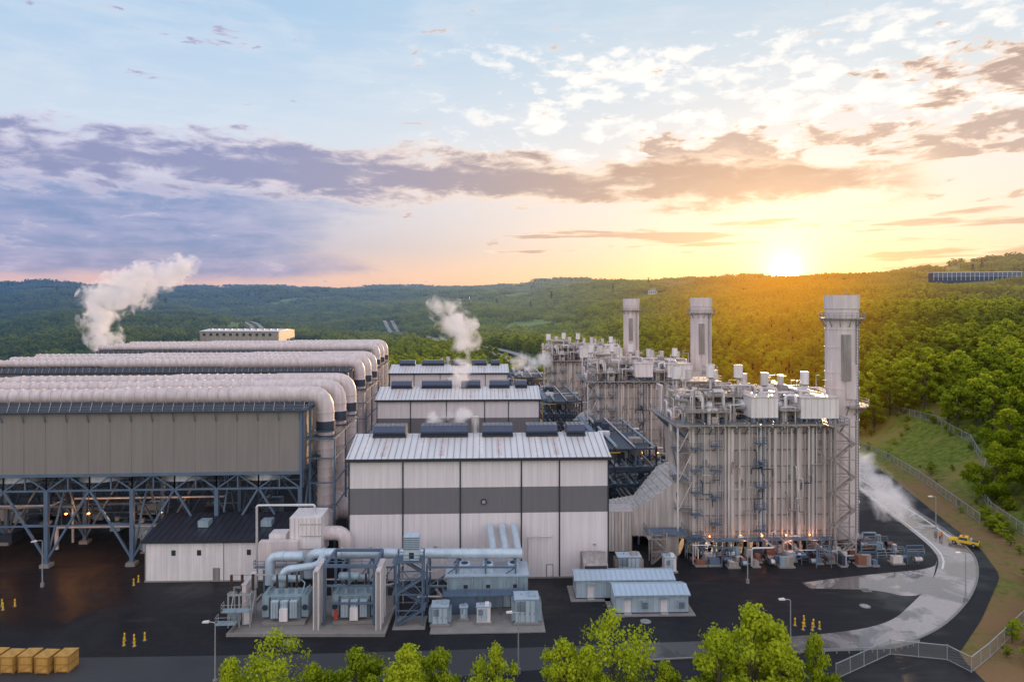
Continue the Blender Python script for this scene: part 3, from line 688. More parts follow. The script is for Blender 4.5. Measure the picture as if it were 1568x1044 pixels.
# transformers
def transformer():
    o=Obj(); B=M['blue']
    o.box('tank',B,-2.4,2.4,-1.4,1.4,.6,4.2); o.box('tank_cover',B,-2.6,2.6,-1.6,1.6,4.2,4.4); o.box('base',M['conc'],-3.4,3.4,-2.6,2.6,.05,.6)
    for x in np.arange(-2.2,2.3,.55): o.box('tank_ribs',B,x-.06,x+.06,-1.55,-1.4,.7,4.1)
    for s_ in(-1,1):
        for k in range(9):
            y=-1.6+k*.4; o.box('radiators',B,s_*2.6 if s_>0 else -3.7,3.7 if s_>0 else -2.6,y,y+.1,1.,4.6)
        o.cyl('radiator_headers',B,(s_*3.1,-1.7,4.7),(s_*3.1,1.8,4.7),.14,8)
    for k in range(3): o.box('front_radiators',M['bluel'],-2.1+k*1.5,-.9+k*1.5,-2.5,-1.6,1.2,3.8)
    for k in range(18): x=-2.05+k*.25; o.box('radiator_gaps',M['steelD'],x,x+.05,-2.52,-2.5,1.25,3.75)
    o.cyl('conservator',B,(-2.6,.6,6.3),(1.8,.6,6.3),.55,14)
    for x in(-2,1.2): o.beam('conservator_legs',B,(x,.6,4.4),(x,.6,5.8),.18)
    for x in(-1.6,0,1.6):
        o.cyl('bushing_turrets',B,(x,-.6,4.4),(x,-.6,5.3),.4,12)
        for q in range(9): z=5.3+q*.24; o.cyl('bushings',M['porc'],(x,-.6,z),(x,-.6,z+.12),.26-.012*q,10); o.cyl('bushings',M['porc'],(x,-.6,z+.12),(x,-.6,z+.24),.15,8)
        o.cyl('terminals',M['galv'],(x,-.6,7.4),(x,-.6,7.9),.05,6)
    o.box('control_cabinet',M['white'],-.6,.7,-2.9,-2.53,.8,2.8); o.pipe('pipework',B,[(1.8,.6,6.2),(2.6,.6,5.6),(2.6,-1.,4.6)],.1)
    for x in(-3.2,3.2): o.cyl('fans',M['steelD'],(x,-1.75,2.6),(x,-1.85,2.6),.45,14)
    return o
T=transformer()
T.build('power_transformer',(-36.8,112.2,.12),2); T.build('power_transformer',(-25.6,112.6,.12),2)

o=Obj(); c=M['conc']
o.box('slab',c,-44.5,-19.8,106.2,121,0.02,.12)
for a in((-44.5,-44.1,106.2,121),(-20.2,-19.8,106.2,121)): o.box('kerbs',c,*a,.12,.5)
o.box('kerbs',c,-44.1,-20.2,106.2,106.6,.12,.5)
o.build('transformer_pad')
fw=Obj(); fw.box('wall_panel',M['white'],-.3,.3,0,5.2,.1,9.3); fw.box('cap',M['duct'],-.4,.4,-.1,5.3,9.3,9.5)
for y in(0,2.4,4.8): fw.box('pilasters',M['white'],-.45,.45,y,y+.4,.1,9.28)
for x in(-31.1,-21.2): fw.build('fire_wall',(x,108.2,0),2)
fw2=Obj(); fw2.box('wall_panel',M['duct'],-.3,.3,0,5,.1,6.5); fw2.box('cap',M['duct'],-.4,.4,-.1,5.1,6.5,6.65); fw2.build('fire_wall',(-43.2,110,0),2)

o=Obj()
for i,x in enumerate((0,1.7,3.4)):
    for y in(0,3): o.beam('stand_legs',M['galv'],(x,y,0),(x,y,5.2),.22)
    o.beam('stand_beams',M['galv'],(x,0,5.2),(x,3,5.2),.25)
    for q in range(10): z=5.3+q*.26; o.cyl('insulators',M['porc'],(x,1.5,z),(x,1.5,z+.13),.24,10); o.cyl('insulators',M['porc'],(x,1.5,z+.13),(x,1.5,z+.26),.14,8)
    o.cyl('conductors',M['galv'],(x,1.5,7.9),(x+4,2.5,7.2),.06,6); o.beam('stand_braces',M['galv'],(x,0,.3),(x,3,5.),.12)
o.beam('stand_beams',M['galv'],(0,0,5.2),(3.4,0,5.2),.25); o.beam('stand_beams',M['galv'],(0,3,5.2),(3.4,3,5.2),.25)
o.beam('stand_braces',M['galv'],(0,0,.3),(3.4,0,5.),.12); o.plat(M['blue'],-.6,3.8,-1.6,-.2,3.2,'flr',.12,M['galv']); o.plat(M['blue'],-1.2,1.8,-2.4,-1,1.6,'fl',.12,M['galv'])
o.box('relay_cabinets',M['blue'],.2,1.6,.6,1.6,.2,2.4); o.box('relay_cabinets',M['white'],2.2,3.2,.6,1.6,.2,2.1)
o.build('high_voltage_bushing_stand',(-45.3,109,.1),4)

# isophase bus duct
o=Obj(); bl=M['bluel']
o.pipe('bus_tube',bl,[(-35.6,119.6,4),(-35.6,119.6,8.1),(-4,119.6,8.1)],.85,1.8,18)
o.pipe('bus_tube',bl,[(-41.8,117.8,3.5),(-41.8,117.8,8.3),(-36,117.8,8.3)],.8,1.6,18)
o.pipe('bus_tube',bl,[(-38.5,114.5,4.5),(-38.5,114.5,7.2),(-33,116.5,7.2),(-33,119.6,8.0)],.6,1.3,14)
for k,x in enumerate((-3.2,-1.0,1.2)):
    o.pipe('bus_risers',bl,[(-6,119.6+k*.1-.1,8.1),(x,119.6,8.1),(x-.9,127.6,10.3)],.62,1.4,14)
o.cyl('bus_tube',bl,(-5.,119.6,8.1),(1.8,119.6,8.1),.86,16)
for x in np.arange(-33,-1,3.1): o.cyl('bus_flanges',bl,(x,119.6,8.1),(x+.2,119.6,8.1),1.0,18)
for x in(-39.5,-36.5): o.cyl('bus_flanges',bl,(x,117.8,8.3),(x+.2,117.8,8.3),.95,16)
for x in(-29,-24.5,-20,-14.5,-9.5,-4.5,.6):
    for y in(116.4,121): o.beam('support_columns',st,(x,y,.1),(x,y,7.1),.32)
    o.beam('support_beams',st,(x,116.4,7.1),(x,121,7.1),.34); o.beam('support_beams',st,(x,116.4,4.),(x,121,4.),.2)
for a,c in((-29,-24.5),(-24.5,-20),(-14.5,-9.5),(-9.5,-4.5),(-4.5,.6)):
    o.beam('support_beams',st,(a,116.4,6.9),(c,116.4,6.9),.26); o.beam('support_beams',st,(a,116.4,3.6),(c,116.4,3.6),.2)
    o.beam('support_braces',st,(a,121,.4),(c,121,6.8),.18)
for a in(-14.5,-4.5): o.beam('support_braces',st,(a,116.4,3.6),(a+5,116.4,6.8),.16)
rs=random.Random(8)
for k in range(16):
    x=rs.uniform(-42,2);y=rs.uniform(117,122);z=rs.uniform(1,6); o.pipe('service_pipes',rs.choice([M['pipe'],st,M['blue'],M['duct']]),[(x,y,.1),(x,y,z),(x+rs.uniform(2,7),y,z),(x+rs.uniform(2,7),y+3,z)],rs.choice([.08,.14,.2]),None,8)
o.build('isophase_bus_duct')
o=Obj()
for x in(-30.2,-22.2):
    for y in(110,117): o.beam('posts',st,(x,y,.1),(x,y,9.6),.4)
    o.beam('beams',st,(x,110,9.6),(x,117,9.6),.4)
for y in(110,117): o.beam('beams',st,(-30.2,y,9.6),(-22.2,y,9.6),.45)
for z in(3.6,6.4): o.beam('beams',st,(-30.2,110,z),(-22.2,110,z),.3)
o.beam('beams',st,(-26.2,110,6.4),(-26.2,110,9.6),.3)
o.rail('rails',st,[(-30.2,110,9.8),(-22.2,110,9.8)],1.,.08)
o.sweep('surge_tank',M['blue'],[(-28.2,111,7.6),(-28,111,7.6),(-25,111,7.6),(-24.8,111,7.6)],[.3,.6,.6,.3],12)
o.box('fire_hose_cabinet',M['red'],-28.6,-28,109.6,109.9,1.2,2.6)
o.build('transformer_gantry')
o=Obj(); o.stairs(st,0,4.2,0,3.0,0,10.2,4)
o.box('louvre_cabinet',M['bluel'],1.1,3.6,.4,2.6,10.4,14.2)
for z in np.arange(12.2,14.1,.3): o.box('louvre_slats',M['steel'],1.05,3.65,.3,.4,z,z+.1)
o.box('sign_plate',M['trim'],2.0,2.8,.36,.4,10.7,11.7)
for z in(2.5,5.1,7.6,10.2): o.beam('side_beams',st,(0,0,z),(0,3,z),.18); o.beam('side_beams',st,(4.2,0,z),(4.2,3,z),.18)
o.beam('bracing',st,(0,0,0),(4.2,0,5.1),.14); o.beam('bracing',st,(4.2,0,5.1),(0,0,10.2),.14)
o.box('slab',M['conc'],-.5,4.7,-1.2,3.5,0.01,.1); o.plat(st,0,4.2,0,3,10.3,'fblr',.12,st)
o.build('stair_tower',(-18.6,109.6,0),2)
o=Obj(); B=M['blue']
o.box('slab',M['conc'],-2.2,16,-8.6,6,0.02,.16)
o.box('walls',B,0,13.6,0,5.6,.3,5.6); o.box('roof',M['shedroof'],-.3,13.9,-.3,5.9,5.6,5.85)
for k in range(20): o.box('wall_ribs',B,.3+k*.7,.42+k*.7,-.07,0,.4,5.5)
for x in(1.2,5,9.6): o.box('doors',M['bluel'],x,x+1.1,-.1,-.071,.4,2.6); o.box('windows',M['trim'],x+1.6,x+2.3,-.1,-.071,3.6,4.2)
for x in(2,6,10.4): o.box('roof_units',M['bluel'],x,x+1.8,1.2,3.4,5.85,7.0); o.cyl('roof_fans',M['steelD'],(x+.9,2.3,7.0),(x+.9,2.3,7.1),.6,14)
o.box('lower_annex',M['steel'],-.6,5,-2.2,-.2,.2,3.2); o.plat(M['steel'],-.6,13,-2.6,-.3,3.4,'flr',.12,st)
for x in(6,9,12.8): o.beam('annex_posts',st,(x,-2.5,.1),(x,-2.5,3.3),.2)
for k in range(7): o.pipe('conduits',M['galv'],[(.5+k*1.9,-.3,3.4),(.5+k*1.9,-.3,5.2),(.9+k*1.9,1.,6.1)],.08,None,6)
o.build('switchgear_building',(-11,115.6,0),2)
def cab(w,d,h,fins=True,m=None):
    o=Obj(); m=m or M['blue']; o.box('plinth',M['conc'],-w/2-.3,w/2+.3,-d/2-.3,d/2+.3,.02,.3); o.box('body',m,-w/2,w/2,-d/2,d/2,.3,h)
    o.box('roof',M['shedroof'],-w/2-.12,w/2+.12,-d/2-.12,d/2+.12,h,h+.15)
    for k in range(int(w/.8)): x=-w/2+.15+k*.8; o.box('doors',M['bluel'],x,x+.68,-d/2-.05,-d/2,.45,h-.2); o.box('handles',M['trim'],x+.55,x+.6,-d/2-.09,-d/2-.05,h*.4,h*.5)
    for z in np.arange(h*.55,h-.3,.16): o.box('louvres',M['steelD'],-w/2+.25,-w/2+w*.45,-d/2-.08,-d/2-.051,z,z+.06)
    if fins:
        for k in range(7): y=-d/2+.15+k*d/7.5; o.box('cooling_fins',m,w/2,w/2+.5,y,y+.08,.6,h-.5); o.box('cooling_fins',m,-w/2-.5,-w/2,y,y+.08,.6,h-.5)
    o.cyl('lifting_lug',M['galv'],(-w*.2,0,h+.15),(-w*.2,0,h+.5),.12,8); o.box('top_box',m,w*.1,w*.4,-d*.3,d*.3,h+.15,h+.5)
    return o
cab(2.6,2.4,3.).build('auxiliary_transformer',(-11.6,110.6,.16),2)
cab(1.2,1.,2.1,False).build('electrical_cabinet',(-7.9,111.8,.16),2)
cab(2.2,1.4,2.7,False,M['white']).build('electrical_cabinet',(-4.6,110.8,.16),2)
cab(3.8,3.,4.0).build('auxiliary_transformer',(2.3,111.4,.16),2)
def shed(L,Dp,h):
    o=Obj(); B=M['bluel']; o.box('foundation',M['conc'],-1,L+1,-1,Dp+1,.01,.15); o.box('walls',B,0,L,0,Dp,.3,h)
    o.add('roof',M['shedroof'],[(-.3,-.4,h),(L+.3,-.4,h),(L+.3,Dp*.5,h+.8),(-.3,Dp*.5,h+.8),(-.3,Dp+.4,h),(L+.3,Dp+.4,h)],[(0,1,2,3),(3,2,5,4)])
    o.prism('gables',B,[(0.02,h-.01),(Dp-.02,h-.01),(Dp*.5,h+.72)],'x',.02,L-.02)
    for k in range(int(L/.9)+1): o.beam('roof_seams',M['shedroof'],(k*.9,-.4,h+.05),(k*.9,Dp*.5,h+.86),.06,.08); o.box('wall_seams',M['blue'],k*.9-.02,k*.9+.02,-.03,0,.35,h-.05)
    o.box('eave_trim',M['blue'],-.3,L+.3,-.5,-.4,h-.15,h+.02); o.box('skid',M['steelD'],-.05,L+.05,-.05,Dp+.05,.15,.3)
    for x in(L*.12,L*.62): o.box('doors',M['white'],x,x+1.05,-.06,-.031,.35,2.5); o.box('door_canopies',M['blue'],x-.1,x+1.15,-.5,0,2.6,2.7); o.box('steps',M['galv'],x-.1,x+1.15,-.9,-.1,.02,.3)
    for x in(L*.35,L*.85): 
        o.box('vent_units',M['blue'],x,x+1.1,-.55,-.05,1.1,2.3)
        for q in range(5): o.box('vent_slats',M['steelD'],x+.1,x+1.,-.58,-.55,1.2+q*.2,1.28+q*.2)
    return o
shed(17.2,4.6,3.5).build('modular_equipment_shed',(11.2,119.6,0),1.5); shed(12.2,4.8,3.3).build('modular_equipment_shed',(17.3,113.9,0),1.5)
o=Obj(); o.prism('hood',M['casing2'],[(0,3.0),(0,4.4),(1.8,5.8),(3.2,5.8),(3.2,3.0)],'x',0,4.4); o.box('filter',M['trim'],.2,4.2,-.04,0,3.1,4.3)
for x in(.3,4.1):
    for y in(.3,2.9): o.beam('legs',st,(x,y,.1),(x,y,3),.2)
o.box('fan_box',M['duct'],.8,3.6,.6,2.8,1.4,3.0); o.build('air_handling_unit',(13,123.6,0),2)
o=Obj()
o.box('upper_box',M['white'],0,5.6,0,6,6.2,13.3); o.box('lower_box',M['duct'],-5,1.8,-1.6,-.05,5.4,9.5); o.box('side_box',M['white'],-4.8,-.05,0,5,4.,8.4)
for k in range(8): o.box('panel_ribs',M['duct'],.1+k*.72,.22+k*.72,-.12,0,9.6,13.2)
for z in(7.6,9.9,12.): o.box('panel_bands',M['casing2'],1.85,5.65,-.09,0,z,z+.1)
for x in(-4.6,0.3,5.2):
    for y in(.3,5): o.beam('legs',st,(x,y,0),(x,y,6.2),.35)
for z in(2.2,4.2): o.beam('legs',st,(-4.6,.3,z),(5.2,.3,z),.22)
o.plat(st,-5.5,5.8,-2.6,-1.7,5.4,'flr',.12,st); o.pipe('inlet_pipe',M['duct'],[(5.6,3,9.5),(9.4,3,9.5),(9.4,3,5)],1.3,2.2,16)
o.pipe('small_pipe',M['pipe'],[(-6.5,2,0),(-6.5,2,15),(4,2,15),(4,2,13.3)],.22); o.box('top_unit',M['white'],-4,-1,1,4,8.4,10)
o.build('air_filter_house',(-40.0,122.8,0),2)
cab(4.4,2.6,3.6,True,M['casing2']).build('fuel_gas_skid',(22.3,131.0,0),2)
cab(2.2,2.2,2.8,False,M['white']).build('electrical_cabinet',(30.5,132.5,0),2)
for x,y in((-75.3,143),(-69.6,143.5)):
    cab(3.0,2.6,4.1,True,M['casing2']).build('auxiliary_transformer',(x,y,0),3)

# ---------------------------------------------------------------- street furniture
def lamp():
    o=Obj(); g=M['galv']; o.cyl('base',M['conc'],(0,0,0),(0,0,.75),.32,12); o.sweep('pole',g,[(0,0,.75),(0,0,8.2)],[.12,.07],8)
    o.pipe('arm',g,[(0,0,8.0),(0,0,8.5),(-.9,0,8.6)],.06,.3,6); o.prism('lamp_head',M['white'],[(-1.7,8.5),(-1.7,8.62),(-.9,8.74),(-.8,8.5)],'y',-.22,.22); return o
LP=lamp()
for x,y,r in((-40.4,92.9,0),(.9,95.8,0),(40.8,100.0,0),(78.8,118.6,0),(43.7,126.6,0),(95.0,153,0),(-86,125,40)): LP.build('street_lamp',(x,y,0),r)
bo=Obj(); bo.cyl('post',M['yellow'],(0,0,0),(0,0,1.15),.13,10); bo.sweep('cap',M['yellow'],[(0,0,1.15),(0,0,1.25),(0,0,1.29)],[.13,.09,.02],10); bo.cyl('footing',M['conc'],(0,0,0),(0,0,.06),.3,12); bo.cyl('band',M['trim'],(0,0,.8),(0,0,.9),.135,10)
for x,y in((-59.6,105),(-58.9,103.6),(-57.9,104.6),(-57.2,103.4),(-56.6,105.2),(45.6,110),(46.3,108.6),(47.0,109.8),(47.7,108.4),(48.4,109.6),(49.0,108.8),(47.4,110.9),(-87.4,117),(-86.2,115.6),(-85.2,117),(-69.6,127.2),(-69.6,125.6)): bo.build('bollard',(x,y,0),0)
o=Obj(); w_,d_,h_=2.0,2.2,2.3
o.box('panels',M['wood'],0,w_,0,d_,.15,h_)
for a in(0,w_-.14): 
    for q in(-.06,d_): o.box('battens',M['wood2'],a,a+.14,q,q+.06,.1,h_+.02)
for z in(.12,1.1,h_-.14): o.box('cross_battens',M['wood2'],.14,w_-.14,-.05,0,z,z+.12); o.box('side_battens',M['wood2'],w_,w_+.05,0,d_,z,z+.12)
o.box('lid',M['wood'],-.06,w_+.06,-.08,d_+.08,h_+.02,h_+.1); o.box('pallet',M['wood2'],0,.25,0,d_,0,.1); o.box('pallet',M['wood2'],w_-.25,w_,0,d_,0,.1)
o.beam('diagonal',M['wood2'],(.2,-.03,.25),(w_-.2,-.03,1.1),.05,.1)
for k,(x,dy) in enumerate(((-74.4,.3),(-71.9,0),(-69.4,.1),(-66.9,-.1),(-64.3,.15))): o.build('wooden_crate',(x,95.8+dy,0),random.uniform(-4,4))
mh=Obj(); mh.cyl('ring',M['conc'],(0,0,0),(0,0,.05),.9,20); mh.cyl('cover',M['galv'],(0,0,.05),(0,0,.07),.6,20); mh.box('handle',M['steelD'],-.2,.2,-.05,.05,.07,.09)
for x,y in((60.5,117),(76,131),(1.5,108.5),(21.8,111.4),(-34,104.3),(-50,122)): mh.build('manhole_cover',(x,y,.01))
mh2=Obj(); mh2.box('frame',M['conc'],-.8,.8,-.8,.8,0,.05); mh2.box('grate',M['trim'],-.6,.6,-.6,.6,.05,.06)
for k in range(5): mh2.box('bars',M['galv'],-.5+k*.24,-.44+k*.24,-.6,.6,.06,.08)
mh2.build('storm_drain',(64,123.5,.012))

# fences
m,b=newmat('chain_link'); tc=b.new('ShaderNodeTexCoord').outputs['Object']; x,y,z=b.sep(tc)
h=b.m('ADD',x,y)
s1=b.m('ABSOLUTE',b.m('SINE',b.m('MULTIPLY',b.m('ADD',h,z),14.))); s2=b.m('ABSOLUTE',b.m('SINE',b.m('MULTIPLY',b.m('SUBTRACT',h,z),14.)))
wire=b.m('MAXIMUM',b.ss(s1,.26,.12),b.ss(s2,.26,.12))
pp=b.new('ShaderNodeBsdfPrincipled'); pp.inputs['Base Color'].default_value=(.36,.37,.37,1); pp.inputs['Metallic'].default_value=.3; b.put(pp.inputs['Alpha'],wire)
oo=b.new('ShaderNodeOutputMaterial'); b.put(oo.inputs[0],pp.outputs[0]); M['link']=m
def fence(name,pts,h=2.3,step=3.0,w=.09):
    o=Obj(); L=[]
    for a,c in zip(pts[:-1],pts[1:]):
        a=np.array(a,float);c=np.array(c,float);k=max(1,int(np.linalg.norm(c-a)/step))
        for i in range(k): L.append(a+(c-a)*i/k)
    L.append(np.array(pts[-1],float))
    P=[(float(p[0]),float(p[1]),max(0.,float(height(p[0],p[1])))) for p in L]
    for p,q in zip(P[:-1],P[1:]):
        o.cyl('posts',M['galv'],p,(p[0],p[1],p[2]+h+.15),w,6); o.beam('top_rail',M['galv'],(p[0],p[1],p[2]+h),(q[0],q[1],q[2]+h),w*1.5)
        o.beam('bottom_rail',M['galv'],(p[0],p[1],p[2]+.15),(q[0],q[1],q[2]+.15),w)
        o.add('mesh',M['link'],[p,q,(q[0],q[1],q[2]+h),(p[0],p[1],p[2]+h)],[(0,1,2,3)])
    o.cyl('posts',M['galv'],P[-1],(P[-1][0],P[-1][1],P[-1][2]+h+.1),w,6)
    o.build(name)
fence('chain_link_fence',[(44.7,94.2),(55.9,100.9),(63.3,99.3),(64.6,96),(70,100),(82.8,110.4),(96,124),(106,138)],2.2,3.,.06)
fence('chain_link_fence',[(float(edge_x(y))+dx,y) for y,dx in((250,8),(225,7),(200,7),(180,7),(160,7))],2.3,3.,.1)
fence('chain_link_fence',[(float(edge_x(y))+dx,y) for y,dx in((262,30),(235,30),(210,27),(190,22),(178,15),(165,12),(150,12),(135,14))],2.4,3.,.1)
o=Obj()
gp=[(42.6,101.0),(50,101.2),(57.3,101.9),(62,103.8)]
for a,c in zip(gp[:-1],gp[1:]):
    for z in(.5,.72): o.beam('rail',M['galv'],(a[0],a[1],z),(c[0],c[1],z),.06,.16)
    for k in range(4): t=k/4; X=a[0]+(c[0]-a[0])*t;Y=a[1]+(c[1]-a[1])*t; o.beam('posts',M['galv'],(X,Y+.08,0),(X,Y+.08,.8),.12)
o.build('guard_rail')

# truck and workers
o=Obj(); Y_=M['yellow']
o.prism('body',Y_,[(-2.7,.55),(-2.7,1.0),(-1.2,1.12),(-.75,1.75),(.75,1.8),(.95,1.1),(2.7,1.1),(2.7,.55)],'y',-.95,.95)
for s_ in(-1,1):
    o.prism('side_windows',M['glass'],[(-1.05,1.16),(-.7,1.66),(.62,1.7),(.72,1.16)],'y',.955*s_-.005,.955*s_+.005)
    for x in(-1.75,1.75): o.cyl('wheels',M['tyre'],(x,s_*.72,.4),(x,s_*1.0,.4),.4,16); o.cyl('hubs',M['galv'],(x,s_*1.0,.4),(x,s_*1.02,.4),.2,10)
o.add('windscreen',M['glass'],[(-1.19,-.8,1.15),(-1.19,.8,1.15),(-.79,.75,1.72),(-.79,-.75,1.72)],[(0,1,2,3)])
o.box('bed',M['trim'],1.1,2.6,-.8,.8,1.101,1.12); o.box('tool_box',M['galv'],1.05,1.5,-.85,.85,1.12,1.5); o.box('bumper',M['trim'],-2.8,-2.7,-.9,.9,.45,.7); o.box('bumper',M['trim'],2.7,2.8,-.9,.9,.45,.7)
o.box('light_bar',M['red'],-.2,.1,-.6,.6,1.8,1.92); o.box('headlights',M['white'],-2.72,-2.69,-.85,-.5,.75,.95); o.box('headlights',M['white'],-2.72,-2.69,.5,.85,.75,.95)
o.build('pickup_truck',(97.2,146.8,.02),-38)
m,b=newmat('worker_clothes'); tc=b.new('ShaderNodeTexCoord').outputs['Object']; x,y,z=b.sep(tc)
c=b.mix(b.m('GREATER_THAN',z,.92),(.03,.04,.09),(.75,.28,.03)); c=b.mix(b.m('GREATER_THAN',z,1.5),c,(.45,.27,.2)); c=b.mix(b.m('GREATER_THAN',z,1.70),c,(.8,.8,.75))
p=b.new('ShaderNodeBsdfPrincipled'); b.put(p.inputs['Base Color'],c); oo=b.new('ShaderNodeOutputMaterial'); b.put(oo.inputs[0],p.outputs[0])
def worker(x,y,rz,arm):
    J=[(0,0,.95),(0,0,1.2),(0,0,1.45),(0,.0,1.56),(0,-.02,1.68),(0,0,1.80),(-.19,0,1.44),(-.27,.02,1.15),(-.27,-.12,.92),(.19,0,1.44),(.28,.02,1.15),(.28+arm,-.15,.95+arm*1.5),(-.1,0,.9),(-.12,-.04,.5),(-.12,.03,.08),(-.12,-.12,.04),(.1,0,.9),(.14,-.02,.5),(.15,.05,.08),(.15,-.1,.04)]
    E=[(0,1),(1,2),(2,3),(3,4),(4,5),(2,6),(6,7),(7,8),(2,9),(9,10),(10,11),(0,12),(12,13),(13,14),(14,15),(0,16),(16,17),(17,18),(18,19)]
    Rr=[.16,.15,.17,.06,.10,.09,.08,.055,.04,.08,.055,.04,.1,.07,.05,.045,.1,.07,.05,.045]
    me=bpy.data.meshes.new('worker'); me.from_pydata(J,E,[]); me.materials.append(bpy.data.materials['worker_clothes'])
    o=bpy.data.objects.new('worker',me); scene.collection.objects.link(o); o.location=(x,y,.02); o.rotation_euler=(0,0,rad(rz))
    o.modifiers.new('s','SKIN')
    if not me.skin_vertices:
        print('no skin layer'); return
    sv=me.skin_vertices[0].data
    for i,r in enumerate(Rr): sv[i].radius=(r,r*.85)
    sv[0].use_root=True
    o.modifiers.new('u','SUBSURF').levels=1
worker(93.6,149.4,20,.1); worker(94.6,150.3,-70,.0)

# ---------------------------------------------------------------- distant buildings
def setz(x,y): return float(height(x,y))
o=Obj(); o.box('walls',M['casing2'],0,120,0,60,-8,7); o.prism('roof',M['white'],[(-1,7),(61,7),(30,9.5)],'x',-1,121)
for k in range(11): o.box('loading_doors',M['trim'],5+k*10,9+k*10,-.3,0,0,4); o.box('roof_units',M['galv'],8+k*10,11+k*10,15,19,8.5,10)
o.build('warehouse',(-462,1010,setz(-400,1030)+13),-4)
o=Obj(); o.box('walls',M['vent'],0,176,0,24,-12,11)
for z in(0,4,8): o.box('window_bands',M['glass'],2,174,-.4,0,z,z+2.4); o.box('spandrels',M['bluel'],0,176,-.6,-.05,z+2.5,z+3.2)
o.box('roof_slab',M['white'],-1,177,-1,25,11,12)
for k in range(20): o.box('mullions',M['white'],1+k*9.1,1.7+k*9.1,-.8,-.6,-6,11)
OX,OYY=925,1500
o.build('office_building',(OX,OYY,setz(OX+80,OYY)+9),-10)
OB=(OX-30,OX+220,OYY-130,OYY+50)
rd=[(26,450),(12,560),(-2,640),(-30,720),(-75,800),(-100,900),(-110,1050),(-160,1250),(-260,1500),(-330,1800)]
def ch(P,k=2):
    for _ in range(k):
        Q=[P[0]]
        for a,c in zip(P[:-1],P[1:]): Q+=[(a[0]*.75+c[0]*.25,a[1]*.75+c[1]*.25),(a[0]*.25+c[0]*.75,a[1]*.25+c[1]*.75)]
        P=Q+[P[-1]]
    return P
roads=[ch(rd),ch([(-980,1900),(-760,1750),(-560,1500),(-480,1280),(-500,1100)])]
M['hw']=surf('highway_asphalt',(.25,.24,.235),.7,0,.1,.05)
RP=[]
for P in roads:
    o=Obj()
    Q=[]
    for a,c in zip(P[:-1],P[1:]):
        k=max(1,int(math.hypot(c[0]-a[0],c[1]-a[1])/12))
        for i in range(k): t=i/k; Q.append((a[0]+(c[0]-a[0])*t,a[1]+(c[1]-a[1])*t))
    RP+=Q
    for lane in(-9,9):
        vs=[];fs=[]
        for i,(x,y) in enumerate(Q):
            q=Q[min(i+1,len(Q)-1)]; p0=Q[max(i-1,0)]; t=Vector((q[0]-p0[0],q[1]-p0[1],0)).normalized(); nn=Vector((t.y,-t.x,0)); zc=setz(x,y)+2.5
            vs+=[(x+nn.x*(lane-4.5),y+nn.y*(lane-4.5),zc),(x+nn.x*(lane+4.5),y+nn.y*(lane+4.5),zc)]
            if i: fs.append((2*i-2,2*i-1,2*i+1,2*i))
        o.add('carriageway',M['hw'],vs,fs)
    o.build('highway')
DB=[(-930,2100),(420,2100),(60,2350),(-1250,2300)]
for (x,y) in DB:
    o=Obj(); L=random.uniform(22,40); o.box('walls',M['duct'],0,L,0,20,-5,6); o.prism('roof',random.choice([M['galv'],M['casing2'],M['rooftop_dark']]),[(-1,6),(21,6),(10,9)],'x',-1,L+1)
    for k in range(int(L/6)): o.box('windows',M['glass'],2+k*6,5+k*6,-.2,0,1,4)
    o.build('distant_building',(x,y,setz(x,y)+5),random.uniform(-25,25))
py=Obj()
for s_ in(-1,1):
    for t in(-1,1): py.beam('legs',M['steelD'],(s_*4,t*4,0),(s_*.8,t*.8,36),.6)
for z in(24,29,34): py.beam('arms',M['steelD'],(-8,0,z),(8,0,z),.7)
for z in(8,16,24): py.beam('bracing',M['steelD'],(-3.2,-3.2,z),(3.,3.,z+7),.4)
for x,y in((-1500,2900),(-1320,2600),(-150,2400),(-60,2700),(150,2600),(340,2300),(500,2500),(60,2200),(-1900,2850),(1350,2000),(1480,2150)): py.build('transmission_pylon',(x,y,setz(x,y)),random.uniform(0,90))

# ---------------------------------------------------------------- trees
def leafmat(name,c0,c1,hz=True,tr=.4):
    m,b=newmat(name)
    at=b.new('ShaderNodeAttribute'); at.attribute_name='tint'
    oi=b.new('ShaderNodeObjectInfo')
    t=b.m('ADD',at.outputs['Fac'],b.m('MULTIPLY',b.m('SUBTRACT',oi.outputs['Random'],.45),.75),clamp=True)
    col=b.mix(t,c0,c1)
    pos=b.new('ShaderNodeNewGeometry').outputs['Position']
    if hz:
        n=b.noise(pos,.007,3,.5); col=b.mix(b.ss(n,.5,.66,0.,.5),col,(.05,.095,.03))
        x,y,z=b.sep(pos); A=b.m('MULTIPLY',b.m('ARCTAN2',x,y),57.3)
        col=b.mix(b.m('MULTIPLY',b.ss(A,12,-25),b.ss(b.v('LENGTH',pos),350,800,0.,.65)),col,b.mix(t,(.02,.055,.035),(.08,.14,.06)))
    d=b.new('ShaderNodeBsdfDiffuse'); b.put(d.inputs[0],col); tl=b.new('ShaderNodeBsdfTranslucent'); b.put(tl.inputs[0],b.mix(.5,col,(.42,.42,.02)))
    mx=b.new('ShaderNodeMixShader'); mx.inputs[0].default_value=tr; b.put(mx.inputs[1],d.outputs[0]); b.put(mx.inputs[2],tl.outputs[0])
    out=painted_haze(b,mx.outputs[0]) if hz else mx.outputs[0]
    o=b.new('ShaderNodeOutputMaterial'); b.put(o.inputs[0],out); return m
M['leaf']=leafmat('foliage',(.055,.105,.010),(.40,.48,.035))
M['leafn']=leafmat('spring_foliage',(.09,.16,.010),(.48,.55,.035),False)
M['bark']=surf('bark',(.09,.07,.05),.9,0,.3,1.)
